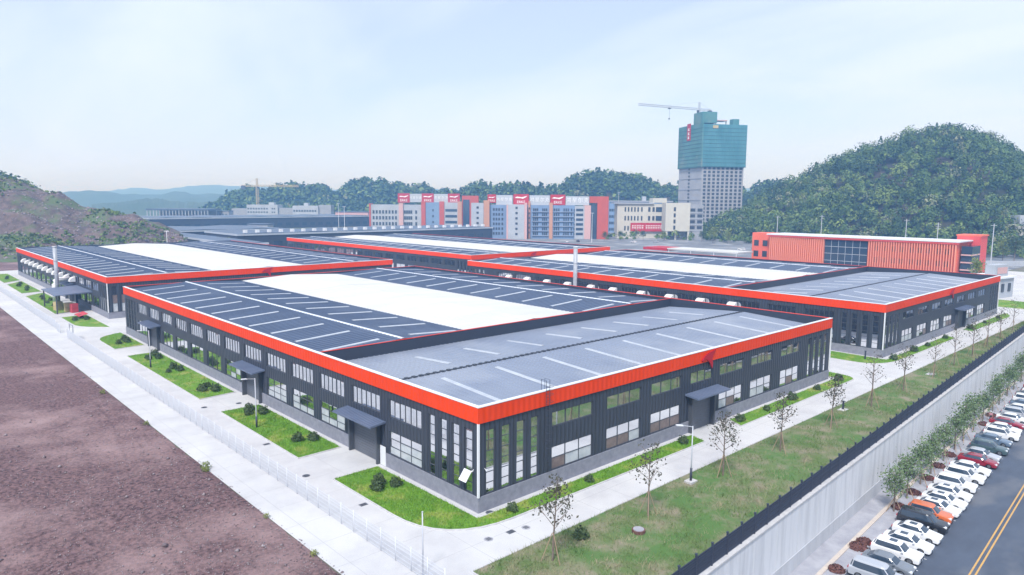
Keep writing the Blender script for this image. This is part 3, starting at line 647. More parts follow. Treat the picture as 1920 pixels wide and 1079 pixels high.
# extras of the nearest warehouse
b = MB()
for q in (8.65, 9.15): b.tube([(q, -.42, 2.4), (q, -.42, 11.6), (q, .3, 11.6), (q, .3, 10.45)], .03, 6)
for k in range(24): b.beam((8.65, -.42, 2.6+k*.36), (9.15, -.42, 2.6+k*.36), .03)
for k in range(9):
    z = 4.6+k*.8
    b.tube([(8.65, -.42, z), (8.5, -.85, z), (8.9, -1.1, z), (9.3, -.85, z), (9.15, -.42, z)], .02, 4)
b.build('roof_ladder', 'dark_metal', whA)
b = MB(); b.box(-.03, .03, -.55, .55, -1.2, 0); o = b.build('open_casement', 'white_metal', whA, loc=(-.06, 1.5, 3.9), rot=(0, R(38), 0)); o['label'] = 'white casement pane swung open near the corner'
for loc in ((-.55, .35, 4.2), (.5, -.55, 4.3)):
    b = MB(); b.tube([(0, 0, 0), (.22, .1, -.05)], .07, 8); b.beam((0, 0, 0), (0.25 if loc[0] < 0 else 0, 0.25 if loc[0] > 0 else 0, .12), .04); b.build('security_camera', 'hood_white', whA, loc=loc)
b = MB(); b.box(-.03, .03, 0, 1.1, 0, 2.2); b.build('side_door', 'white_metal', whA, loc=(-.14, 16.0, .05))
# entrance canopy of the left warehouse and goods below it
b = MB(); b.hexa([(-8.5, 16, 4.7), (0, 16, 4.9), (0, 34, 4.9), (-8.5, 34, 4.7), (-8.5, 16, 4.9), (0, 16, 5.3), (0, 34, 5.3), (-8.5, 34, 4.9)]); cnp = b.build('canopy', 'canopy_metal', whB)
for y in (16.6, 33.4):
    b = MB(); b.box(-8.2, -7.9, y-.15, y+.15, 0, 4.7); b.build('canopy_post', 'frame_dark', whB)
for k, (x, y, s, m, lab, nm) in enumerate([(-3.0, 164, 1.8, 'crate_yellow', 'yellowish crate stack under the canopy of the left warehouse', 'crate_stack'), (-2.2, 161.5, 1.5, 'crate_red', 'red crate stack beside the yellowish crates under the canopy', 'crate_stack'), (-4.6, 168, 1.6, 'crate_yellow', 'pale wooden crate stack at the far end of the canopy', 'crate_stack')]):
    e = empty(nm, lab, 'crate', (x, y, 0), .2*k)
    for j in range(2):
        b = MB()
        for q in range(4): b.box(-s/2, s/2, -s/2, s/2, j*1.2+.06+q*.28, j*1.2+.30+q*.28)
        b.box(-s/2+.06, s/2-.06, -s/2+.06, s/2-.06, j*1.2+.02, j*1.2+1.15); b.build('crate', m, e)
e = empty('red_awning', 'low red awning frame on the ground at the left warehouse corner', 'awning', (-2.8, 150.5, 0))
b = MB(); b.hexa([(-1, -2.5, .7), (1, -2.5, 1.2), (1, 2.5, 1.2), (-1, 2.5, .7), (-1, -2.5, .8), (1, -2.5, 1.3), (1, 2.5, 1.3), (-1, 2.5, .8)]); b.build('awning_sheet', 'crate_red', e)
for x, y in ((-.9, -2.4), (.9, -2.4), (-.9, 2.4), (.9, 2.4)): b = MB(); b.box(x-.04, x+.04, y-.04, y+.04, 0, .75); b.build('leg', 'frame_dark', e)

def stack(x, y, h, r, label):
    e = empty('flue_stack', label, 'chimney', (x, y, 0)); b = MB(); b.tube([(0, 0, 0), (0, 0, h)], r, 20); b.build('flue_pipe', 'pipe', e, True)
    for z in (h*.35, h*.55, h*.75, h-.15):
        b = MB(); b.tube([(0, 0, z), (0, 0, z+.16)], r+.07, 20); b.build('pipe_flange', 'pipe', e)
    b = MB(); b.tube([(0, 0, h+.02), (0, 0, h+.12)], r*1.25, 20); b.build('rim_cap', 'hood_white', e)
    b = MB(); b.beam((0, 0, h*.45), (2.9, 0, h*.45), .12); b.build('wall_bracket', 'frame_dark', e)
stack(98.2, 76.9, 17.4, .55, 'tall silver flue pipe beside the right warehouse')
stack(-2.4, 180, 16.2, .5, 'tall pale flue pipe beside the left warehouse hoods')
e = empty('air_duct', 'white bent air duct rising beside the left flue pipe', 'duct', (-2.2, 186, 0))
b = MB(); b.tube([(0, 0, 0), (0, 0, 5.2), (.2, 0, 6.0), (.9, 0, 6.5), (2.0, 0, 6.5), (4.0, 0, 6.5)], .55, 12); b.build('duct_pipe', 'hood_white', e, True)
for z in (1.5, 3.5): b = MB(); b.tube([(0, 0, z), (0, 0, z+.2)], .62, 12); b.build('pipe_flange', 'pipe', e)

# ================================================================ BACKGROUND BUILDINGS
_wm = {}
def win_mesh(w, h, m='window_dark'):
    key = (round(w, 2), round(h, 2), m)
    if key not in _wm:
        b = MB(); b.box(-w/2, w/2, -.14, .05, -h/2, h/2); _wm[key] = b.mesh('window', m)
    return _wm[key]
def bbox(parent, name, m, x0, x1, y0, y1, z0, z1): b = MB(); b.box(x0, x1, y0, y1, z0, z1); return b.build(name, m, parent)
def facing(u, depth, name, label, cat, group=None, turn=0.0):
    """Empty on the ground; local +x runs to the right across the view, +y away from the camera"""
    p = ground_at(u, depth); return empty(name, label, cat, p, -YAW - math.atan((u-960)/FPX)*0 + turn, group)
def wins(parent, xs_, zs_, w, h, y=0.0, m='window_dark'):
    me = win_mesh(w, h, m)
    for x in xs_:
        for z in zs_: place('window', me, parent, (x, y, z))
_tx = {}
def sign_text(parent, body, x, y, z, size, m='sign_white'):
    if body not in _tx:
        c = bpy.data.curves.new('sign_lettering', 'FONT'); c.body = body; c.size = 1.0; c.extrude = .03; c.resolution_u = 2; c.align_x = 'CENTER'; c.align_y = 'CENTER'; c.materials.append(MATS[m])
        tmp = bpy.data.objects.new('lettering_source', c); COL.objects.link(tmp); bpy.context.view_layer.update()
        _tx[body] = bpy.data.meshes.new_from_object(tmp.evaluated_get(bpy.context.evaluated_depsgraph_get())); bpy.data.objects.remove(tmp, do_unlink=True)
    return place('sign_lettering', _tx[body], parent, (x, y, z), (math.pi/2, 0, 0), size)
SW = [(-1.9, .15), (-1.2, .55), (-.5, .45), (.2, .35), (1.9, .8), (1.3, .3), (.5, -.05), (-.2, .1), (-.9, .12)]
def logo(parent, x, y, z, w, h):
    o = bbox(parent, 'logo_sign', 'sign_red', x-w/2, x+w/2, y-.5, y, z, z+h)
    b = MB(); k = w/4.6; n_ = len(SW); b.v = [(p*k, -.12, q*k) for p, q in SW]+[(p*k, .02, q*k) for p, q in SW]
    b.f = [tuple(range(n_))]+[(i, (i+1) % n_, n_+(i+1) % n_, n_+i) for i in range(n_)]; b.mi = [0]*len(b.f)
    b.build('logo_swoosh', 'sign_white', o, loc=(x, y-.52, z+h*.58)); sign_text(o, 'ERKE', x, y-.6, z+h*.24, h*.36)
def name_sign(parent, x0, x1, y, z, h):
    o = bbox(parent, 'name_sign', 'sign_grey', x0, x1, y-.4, y, z, z+h)
    n_ = 4; w = (x1-x0)/n_
    for i, ch in enumerate('鸿星尔克'): sign_text(o, ch, x0+(i+.5)*w, y-.48, z+h*.52, min(w*.9, h*.62))

# dormitory block with rooftop signs, right of centre (u 885-1140)
D = 545; k = D/FPX
e = facing(960, D, 'dormitory_block', 'nearer blue and white dormitory block with red logo signs on its roof', 'building', 'dormitory blocks with rooftop signs')
X_ = lambda u: (u-960)*k
bbox(e, 'wall', 'wall_blue', X_(918), X_(1078), 0, 14, 0, 26)
bbox(e, 'stair_tower', 'wall_white', X_(884), X_(907), -4, 10, 0, 27.5); bbox(e, 'stair_tower', 'wall_orange', X_(907)+.02, X_(918), -3.5, 9.5, 0, 29.5)
bbox(e, 'stair_tower', 'wall_white', X_(953), X_(983), -9, 3, 0, 26.5); bbox(e, 'stair_edge', 'wall_pink', X_(950), X_(953)-.02, -8.8, 2, 0, 26); bbox(e, 'stair_edge', 'wall_pink', X_(983)+.02, X_(988), -8.8, 2, 0, 27.8)
bbox(e, 'pillar', 'wall_orange', X_(990.5), X_(994.5), -1.5, -.02, 0, 29); bbox(e, 'pillar', 'wall_orange', X_(1030), X_(1036.5), -1.5, -.02, 0, 28)
bbox(e, 'glazed_bay', 'wall_white', X_(1078)+.02, X_(1096), -1, 12, 0, 25.5); bbox(e, 'end_wall', 'wall_pink', X_(1096)+.02, X_(1108), -1.4, 12, 0, 26); bbox(e, 'glazed_slot', 'glass_far', X_(1108)+.02, X_(1120), .5, 12, 0, 27.5)
bbox(e, 'red_wing', 'wall_red', X_(1120)+.02, X_(1141), -1.2, 14, 0, 33); bbox(e, 'red_bridge', 'wall_red', X_(1106), X_(1120), -1.1, 6, 28, 33)
me = win_mesh(1.7, 1.6)
for j in range(6): place('window', me, e, (X_(896), -4.05, 4+j*4.0)); place('window', me, e, (X_(968.5), -9.05, 4+j*4.0))
for j in range(6):
    z = 4+j*3.7
    for u in (1001, 1004.5, 1008, 1018, 1021.5, 1025, 1040, 1044, 1048, 1058, 1062, 1066, 1072): place('window', win_mesh(1.05, 2.1), e, (X_(u), -.05, z))
    for u in (926, 931, 936, 942): place('window', win_mesh(1.3, 2.0), e, (X_(u), -.05, z))
    bbox(e, 'balcony_slab', 'wall_white', X_(998), X_(1029), -1.0, -.12, z-1.75, z-1.5); bbox(e, 'balcony_slab', 'wall_white', X_(1038), X_(1076), -1.0, -.12, z-1.75, z-1.5)
    place('window', win_mesh(5.5, 1.9, 'glass_far'), e, (X_(1087), -1.05, z)); place('window', win_mesh(.9, 1.6), e, (X_(992.5), -1.55, z+1)); place('window', win_mesh(.9, 1.4), e, (X_(1077), -.9, z))
name_sign(e, X_(930), X_(961), 1, 26.2, 7.4); name_sign(e, X_(993), X_(1031), 1, 26.2, 7.4); name_sign(e, X_(1061), X_(1105), 1, 26.2, 6.8)
logo(e, X_(977), .4, 26.4, 12.0, 8.0); logo(e, X_(1046), .4, 26.2, 11.6, 8.0); logo(e, X_(922), .4, 27.6, 6.5, 6.5)
bbox(e, 'roof', 'wall_grey', X_(918), X_(1078), .5, 14, 26.01, 26.2)
# farther dormitory block (u 695-890)
D = 720; k = D/FPX
e = facing(800, D, 'dormitory_block', 'farther red and white dormitory block left of the nearer one', 'building', 'dormitory blocks with rooftop signs')
X_ = lambda u: (u-800)*k
bbox(e, 'wall', 'wall_white', X_(695), X_(790), 0, 12, 0, 24.5); bbox(e, 'end_wall', 'wall_red', X_(692), X_(695)-.02, -1, 12, 0, 25.5); bbox(e, 'stair_tower', 'wall_pink', X_(748), X_(756), -2, 8, 0, 26)
bbox(e, 'red_bay', 'wall_red', X_(790)+.02, X_(798), -2.2, 12, 0, 28); bbox(e, 'wall', 'wall_blue', X_(798)+.02, X_(824), -1, 12, 0, 27); bbox(e, 'red_bay', 'wall_red', X_(824)+.02, X_(833), -2, 12, 0, 28)
bbox(e, 'glazed_bay', 'wall_white', X_(833)+.02, X_(858), -1, 12, 0, 27); bbox(e, 'red_wing', 'wall_red', X_(866)+.02, X_(897), .5, 12, 0, 34); bbox(e, 'glazed_slot', 'glass_far', X_(868), X_(880), -.4, .45, 0, 30); bbox(e, 'end_wall', 'wall_orange', X_(858)+.02, X_(866), -1.2, 12, 0, 28)
for z in (5, 11, 17):
    for u in list(range(700, 747, 6))+[759, 763, 767, 771, 780]: place('window', win_mesh(1.9, 3.4), e, (X_(u), -.05, z))
    place('window', win_mesh(12, 2.6, 'glass_far'), e, (X_(846), -1.05, z+2)); place('window', win_mesh(1.6, 2.2), e, (X_(812), -1.05, z+2))
name_sign(e, X_(767), X_(791), 1, 27.1, 8.5); name_sign(e, X_(813), X_(841), 1, 27.1, 8.5)
for u in (757, 802, 851): logo(e, X_(u), .4, 26.6, 12.2, 9.4)

# cream office blocks and the blue hall behind
D = 560; k = D/FPX
e = facing(1205, D, 'office_block', 'wide cream office block with a red banner across its front', 'building'); X_ = lambda u: (u-1205)*k
bbox(e, 'wall', 'wall_cream', X_(1158), X_(1250), 0, 16, 0, 27.5); bbox(e, 'roof_ledge', 'wall_white', X_(1151), X_(1226), -1.5, 16, 27.5, 28.4); bbox(e, 'roof_block', 'wall_cream', X_(1224), X_(1250), -.8, 14, 28.41, 32)
for z in (8, 16, 23):
    wins(e, [X_(u) for u in (1173, 1179, 1185, 1191, 1197, 1204)], [z], 1.2, 3.6); wins(e, [X_(1218), X_(1226)], [z], 1.8, 3.6); place('window', win_mesh(6.5, 3.8, 'glass_far'), e, (X_(1238), -.05, z))
ban = bbox(e, 'banner', 'sign_red', X_(1183), X_(1243), -1.6, -1.2, 5.6, 12.4)
for i in range(12):
    b = MB(); x = X_(1186)+i*1.95+(1.2 if i > 4 else 0); b.box(x, x+.25, -1.7, -1.61, 7.6, 10.6); b.box(x+.3, x+1.2, -1.7, -1.61, 10.0, 10.5); b.box(x+.3, x+1.2, -1.7, -1.61, 8.7, 9.1); b.box(x+.6, x+.85, -1.7, -1.61, 7.4, 8.65); b.build('banner_lettering', 'sign_white', ban)
D = 540; k = D/FPX
e = facing(1272, D, 'office_block', 'narrow cream slab block on pillars below the netted tower', 'building'); X_ = lambda u: (u-1272)*k
bbox(e, 'wall', 'wall_cream', X_(1249), X_(1295), 0, 14, 6.6, 28.4); bbox(e, 'side_wing', 'wall_grey', X_(1295)+.02, X_(1321), 2, 14, 0, 27.2)
for u in (1252, 1269, 1293): bbox(e, 'pillar', 'wall_cream', X_(u)-.7, X_(u)+.7, .3, 2, 0, 6.6)
bbox(e, 'ground_floor', 'wall_grey', X_(1253), X_(1292), 5, 14, 0, 6.6)
wins(e, [X_(1266)], [9.5, 14.2, 18.9, 23.6], 1.6, 3.0); wins(e, [X_(1301), X_(1314.5)], [9.5, 14, 18.5, 23], 3.8, 2.4, y=2)
for z in (7.2, 11.8, 16.3, 20.8): bbox(e, 'floor_band', 'wall_white', X_(1295)+.05, X_(1321), 1.6, 1.98, z-.2, z+.2)
D = 660; k = D/FPX
e = facing(1195, D, 'blue_hall', 'blue steel hall with white roof edge behind the cream offices', 'building'); X_ = lambda u: (u-1195)*k
bbox(e, 'wall', 'wall_blue', X_(1143), X_(1262), 0, 40, 0, 29); bbox(e, 'roof', 'wall_white', X_(1143), X_(1262), -.8, 40, 29.01, 29.9)
for z in (3, 9, 15, 21): wins(e, [X_(u) for u in (1144.5, 1148.5, 1152.5)], [z], 1.6, 2.4)
bbox(e, 'water_tank', 'wall_white', X_(1206), X_(1213), 4, 8, 29.91, 34); bbox(e, 'vent_house', 'frame_dark', X_(1248), X_(1258), 4, 8, 29.91, 33.5)

# high-rise under construction, wrapped in netting
D = 620; pc = ground_at(1314, D)
tw = empty('tower_block', 'tall unfinished tower wrapped in green netting with a red banner', 'tower', pc, -YAW+R(12))
def tb(name, m, x0, x1, y0, y1, z0, z1, parent=tw): return bbox(parent, name, m, x0, x1, y0, y1, z0, z1)
tb('wall', 'tower_concrete', 0, 40, 0, 46, 0, 60)
tb('net', 'net_blue', -.5, 41, -1.6, 46, 59.6, 96.5); nl = tb('net', 'net_green', -1.6, -.51, -1.6, 46, 59.4, 97.5)
for z in [60+q*3.3 for q in range(11)]:
    b = MB(); b.box(-.6, 41.1, -1.75, -1.61, z, z+.3); b.box(-1.78, -1.61, -1.6, 46, z+.05, z+.35); b.build('scaffold_band', 'net_band', tw)
b = MB()
for i in range(26): b.box(.6+i*1.6, .72+i*1.6, -1.72, -1.61, 60, 96)
b.build('scaffold_poles', 'net_green', tw)
tb('core_house', 'net_green', -1.7, 12, -.9, 16, 97.51, 107); tb('roof_house', 'net_green', 30, 36, 4, 10, 96.51, 102); tb('roof_slab', 'wall_pink', 13, 24, 3, 12, 100, 100.8)
for x in (13.5, 23.5): tb('column', 'tower_concrete', x-.3, x+.3, 4, 5, 96.51, 100)
tb('yellow_board', 'crate_yellow', 8, 13, -1.95, -1.76, 93, 95.5)
bn = tb('banner', 'sign_red', -1.95, -1.63, 21, 28, 84, 99)
for z in (85.5, 89, 92.7):
    b = MB(); b.box(-2.1, -1.96, 23.2, 26.0, z, z+.7); b.box(-2.1, -1.96, 24.2, 25.0, z+.75, z+2.4); b.box(-2.1, -1.96, 23.0, 26.2, z+1.5, z+2.0); b.build('banner_lettering', 'sign_white', bn)
b = MB()
for j in range(18):
    for i in range(9): b.box(1.6+i*4.3, 4.0+i*4.3, -.12, .05, 3.2+j*3.2, 5.2+j*3.2)
o = b.build('window_grid', 'window_dark', tw); o['kind'] = 'stuff'
b = MB()
for j in range(18): b.box(-.12, .05, 23, 26.4, 3.2+j*3.2, 5.0+j*3.2)
o = b.build('window_grid', 'window_dark', tw); o['kind'] = 'stuff'
b = MB()
for i in range(10): b.box(.3+i*4.3, .9+i*4.3, -.5, -.01, 0, 59.3)
b.build('pilasters', 'tower_concrete', tw)
for j in range(0, 19, 3):
    b = MB(); b.box(-.3, -.01, .3, 45.5, 1.6+j*3.2, 2.0+j*3.2); b.build('floor_band', 'wall_grey', tw)

def lattice(b, a, c, w, n_, t=.18):
    a, c = Vector(a), Vector(c); d = (c-a).normalized(); up = Vector((0, 0, 1)) if abs(d.z) < .9 else Vector((1, 0, 0)); x = d.cross(up).normalized()*w/2; y = x.cross(d).normalized()*w/2
    cs = [x+y, -x+y, -x-y, x-y]
    for q in cs: b.beam(a+q, c+q, t)
    for i in range(n_):
        p0, p1 = a.lerp(c, i/n_), a.lerp(c, (i+1)/n_)
        for j in range(4): b.beam(p0+cs[j], p1+cs[(j+1) % 4], t*.7)
def crane(base, z0, zj, jib_to, label, s=1.0, m='lamp_grey'):
    e = empty('tower_crane', label, 'crane', base); B = Vector((0, 0, 0)); J = Vector((jib_to[0]-base[0], jib_to[1]-base[1], zj-base[2])); Z = zj-base[2]; dr = Vector((J.x, J.y, 0)).normalized()
    b = MB(); lattice(b, (0, 0, z0-base[2]), (0, 0, Z), 1.8*s, max(4, int((zj-z0)/2.2)), .22*s); b.build('mast', m, e)
    b = MB(); lattice(b, dr*1.5+Vector((0, 0, Z+.8)), J+Vector((0, 0, .8)), 1.5*s, 26, .3*s); b.build('jib', m, e)
    b = MB(); lattice(b, -dr*1.0+Vector((0, 0, Z+.8)), -dr*14*s+Vector((0, 0, Z+.8)), 1.3*s, 6, .28*s); b.build('counter_jib', m, e)
    b = MB(); c = -dr*12.5*s+Vector((0, 0, Z-1.2)); b.beam(c-dr*1.8*s, c+dr*1.8*s, 2.2*s, 3.2*s); b.build('counterweight', 'frame_dark', e)
    b = MB(); lattice(b, (0, 0, Z), (0, 0, Z+7*s), 1.2*s, 4, .25*s); b.build('apex', m, e)
    b = MB(); b.beam((0, 0, Z+7*s), J*.62+Vector((0, 0, Z*(1-.62)+1.2)), .12*s); b.beam((0, 0, Z+7*s), -dr*12*s+Vector((0, 0, Z+1.4)), .14*s); b.build('tie_bar', m, e)
    b = MB(); q = J*.5; b.box(q.x-1*s, q.x+1*s, q.y-1*s, q.y+1*s, Z-.9, Z-.1); b.beam((q.x, q.y, Z-.9), (q.x, q.y, Z-9*s), .12*s); b.box(q.x-.5*s, q.x+.5*s, q.y-.5*s, q.y+.5*s, Z-10*s, Z-9*s); b.build('hook_trolley', 'frame_dark', e)
    b = MB(); c = dr*1.2+Vector((0, 0, Z-1.2)); b.beam(c-Vector((0, 0, 1.2)), c+Vector((0, 0, 1.0)), 1.6*s); b.build('cab', 'frame_dark', e)
cb = at(1311, 207, 634); crane((cb.x, cb.y, 0), 0, cb.z, at(1197, 200, 604), 'grey tower crane above the netted tower, long jib pointing left')
cb = at(482, 350, 930); crane((cb.x, cb.y, 0), 0, cb.z, at(560, 351, 925), 'small yellowish tower crane over the far white works', 1.5, 'crate_yellow')

# red office with vertical fins
rb = empty('red_office', 'long red office building with vertical fins and a dark glass middle', 'building', (280, 36.5, 0))
def rbx(n_, m, *q): return bbox(rb, n_, m, *q)
rbx('wall', 'red_building', .6, 16, 0, 79.5, 0, 13.2)
rbx('roof', 'white_coping', -1.0, 17, -1, 80.6, 14.0, 14.5); rbx('eaves_band', 'red_deep', -.8, 16.6, -.6, 80, 13.2, 13.99)
g = rbx('glass_front', 'glass_far', .1, .59, 34.3, 52.8, .5, 12.8)
for y in (37.4, 40.5, 43.6, 46.7, 49.8): b = MB(); b.box(-.02, .09, y-.06, y+.06, .5, 12.8); b.build('mullion', 'sign_grey', g)
for z in (3.6, 6.8, 9.9): b = MB(); b.box(-.05, .08, 34.3, 52.8, z-.09, z+.09); b.build('transom', 'sign_grey', g)
fm = MB(); fm.box(-.9, .3, -.17, .17, .3, 13.0); fin = fm.mesh('fin', 'red_fin')
for i in range(34): place('fin', fin, rb, (0, .4+i*1.0, 0))
for i in range(27): place('fin', fin, rb, (0, 53.2+i*.98, 0))
rbx('back_panel', 'red_building', .3, .58, 53, 79.4, .4, 12.9)
me = win_mesh(.1, 2.4)
for i in range(9):
    for z in (4, 9):
        b = MB() if False else None
        rbx('window', 'window_dark', .45, .62, 2.5+i*3.4, 4.3+i*3.4, z, z+2.2)
rbx('left_wing', 'red_building', 3, 12, 80.7, 90, 0, 14.6)
for y in (82, 86.5):
    for z in (3.0, 8.2): rbx('window', 'window_dark', 2.85, 3.1, y, y+2.4, z, z+2.8)
rbx('link_bay', 'glass_far', 3, 14, -4.5, -.7, 0, 12.5)
for z in (3, 6, 9): rbx('link_slab', 'wall_pink', 2.4, 14, -4.6, -.72, z-.25, z+.25)
rbx('stair_tower', 'red_deep', 17.1, 27, -3.6, 5, 0, 16.0); rbx('stair_cap', 'red_building', 17.05, 27.4, -4.0, 5.3, 16.01, 16.6)

# low warehouses behind
def shed(name, label, x0, x1, y0, y1, h, vents=0, group='low sheds far behind'):
    e = empty(name, label, 'shed', (x0, y0, 0), 0, group); W, L = x1-x0, y1-y0
    bbox(e, 'wall', 'cladding_plain', 0, W, 0, L, 0, h-.9); bbox(e, 'roof_edge', 'roof_edge', -.4, W+.4, -.4, L+.4, h-.9, h)
    b = MB(); n_ = max(2, int(W/28))
    for i in range(n_):
        a, c, m_ = .2+i*(W-.4)/n_, .2+(i+1)*(W-.4)/n_, .2+(i+.5)*(W-.4)/n_
        b.face([(a, 0, h+.02), (m_, 0, h+.7), (m_, L, h+.7), (a, L, h+.02)]); b.face([(m_, 0, h+.7), (c, 0, h+.02), (c, L, h+.02), (m_, L, h+.7)]); b.face([(a, 0, h+.02), (c, 0, h+.02), (m_, 0, h+.7)])
    b.build('roof', 'roof_far', e)
    for i in range(vents):
        x = 6+i*(W-12)/max(1, vents-1); bbox(e, 'roof_vent', 'hood_white', x-.9, x+.9, 3, 5, h+.5, h+2.1)
    for i in range(int(W/9)): bbox(e, 'window', 'glass_far', 3+i*9, 8+i*9, -.12, .05, 2.5, 5.5)
    return e
shed('long_shed', 'long dark shed with pale roof edge and small roof vents, right behind the farthest warehouse', 112, 300, 342, 392, 10, 26)
shed('long_shed', 'very long dark blue shed in front of the far white works', 150, 440, 640, 720, 11.5, 0)
shed('long_shed', 'dark low shed at the foot of the earth mound', 96, 111, 300, 430, 7.5, 0)
shed('long_shed', 'dark shed between the mound and the long shed', 112, 190, 450, 520, 8, 0)
sheet('yard', [(216, 30), (520, 30), (520, 420), (190, 420), (190, 300), (216, 300)], -0.02, 'yard_grey'); sheet('yard', [(216, -6), (330, 0), (330, 30), (216, 30)], -0.021, 'concrete')
sheet('bare_earth', [(-15.3, 300), (111, 300), (111, 440), (-15.3, 440)], -0.03, 'dirt')
e = empty('market_tent', 'white flat canopy left of the red office', 'canopy', (262, 122, 0)); bbox(e, 'canopy_roof', 'membrane', 0, 14, 0, 40, 5.2, 5.8)
for y in (1, 13, 26, 39): bbox(e, 'pole', 'white_metal', .2, .4, y, y+.2, 0, 5.2)
bbox(e, 'red_end', 'sign_red', -.1, 13.9, 40.05, 55, 4.4, 5.7); bbox(e, 'pole', 'white_metal', .2, .4, 54, 54.2, 0, 4.4)

# far white works and open steel frame
D = 900; k = D/FPX
e = facing(520, D, 'factory', 'far white factory with rows of windows below the small crane', 'building'); X_ = lambda u: (u-520)*k
bbox(e, 'wall', 'wall_white', X_(462), X_(520), 0, 20, 0, 22); bbox(e, 'wall', 'wall_grey', X_(432), X_(462)-.02, 2, 20, 0, 17); bbox(e, 'wall', 'wall_white', X_(548), X_(596), 0, 20, 0, 21); bbox(e, 'wall', 'wall_grey', X_(520)+.02, X_(548)-.02, 3, 20, 0, 18); bbox(e, 'wall', 'wall_grey', X_(596)+.02, X_(619), 3, 20, 0, 22)
bbox(e, 'roof_house', 'wall_white', X_(502), X_(512), 3, 10, 22.01, 25); bbox(e, 'roof_house', 'wall_white', X_(568), X_(576), 3, 10, 21.01, 24.5)
for z in (8, 12.5, 17): wins(e, [X_(u) for u in range(465, 504, 5)], [z], 2.0, 2.0); wins(e, [X_(510), X_(514)], [z], 1.8, 1.8)
wins(e, [X_(u) for u in range(551, 594, 5)], [14.5], 2.2, 2.4)
D = 820; k = D/FPX
e = facing(330, D, 'steel_frame', 'far open steel frame with white columns and dark roof', 'building'); X_ = lambda u: (u-330)*k
bbox(e, 'roof', 'roof_far', X_(272), X_(388), 0, 40, 15.5, 17.5)
for u in range(274, 389, 6): bbox(e, 'column', 'wall_white', X_(u)-.45, X_(u)+.45, .3, 1.2, 0, 15.5)
bbox(e, 'back_wall', 'wall_grey', X_(274), X_(386), 28, 30, 0, 15.4)
for u0, u1, d_, h_, m_, lab in [(628, 690, 800, 15, 'wall_pink', 'low pinkish workshop between the factory and the dormitories'), (392, 428, 860, 14, 'wall_grey', 'low grey workshop left of the far white factory'), (462, 500, 560, 9, 'wall_white', 'small pale hut behind the long shed vents')]:
    e = facing((u0+u1)/2, d_, 'workshop', lab, 'building'); w_ = (u1-u0)*d_/FPX/2; bbox(e, 'wall', m_, -w_, w_, 0, 14, 0, h_); bbox(e, 'roof', 'roof_far', -w_-.5, w_+.5, -.5, 14.5, h_+.01, h_+.8)
    wins(e, [-w_+2+q*3.6 for q in range(int((2*w_-3)/3.6)+1)], [h_*.35, h_*.72], 1.6, 2.0)
# white house at the far right, gatehouse, flower bed
e = facing(1915, 420, 'white_house', 'cream house among trees at the right edge', 'house')
bbox(e, 'wall', 'wall_cream', -6, 10, 0, 12, 0, 17); bbox(e, 'stair_tower', 'wall_white', 0, 10.4, -.4, 8, 17.01, 22.5); wins(e, [-2.5, 3, 7], [4, 9, 13.5], 1.4, 1.8)
e = empty('gatehouse', 'small white gatehouse with flat roof beyond the right warehouse', 'gatehouse', (222, 7.5, 0), R(-10))
bbox(e, 'wall', 'wall_white', -7, 7, 0, 9, 0, 6.2); bbox(e, 'roof', 'white_coping', -7.6, 7.6, -.6, 9.6, 6.2, 6.7); bbox(e, 'sign_box', 'wall_white', -3.5, 5, 1, 4, 6.71, 10.4)
bbox(e, 'sign_face', 'wall_pink', -2.4, 4, .85, .98, 7.6, 9.6)
for x in (-5, -.5, 4): place('window', win_mesh(1.7, 2.6), e, (x, -.05, 3.2))
e = facing(1850, 330, 'yard_wall', 'pale yard wall far behind the right warehouse', 'wall')
for i in range(10): bbox(e, 'wall_panel', 'wall_white', -30+i*8.0, -22.03+i*8.0, 0, .3, 0, 2.6)

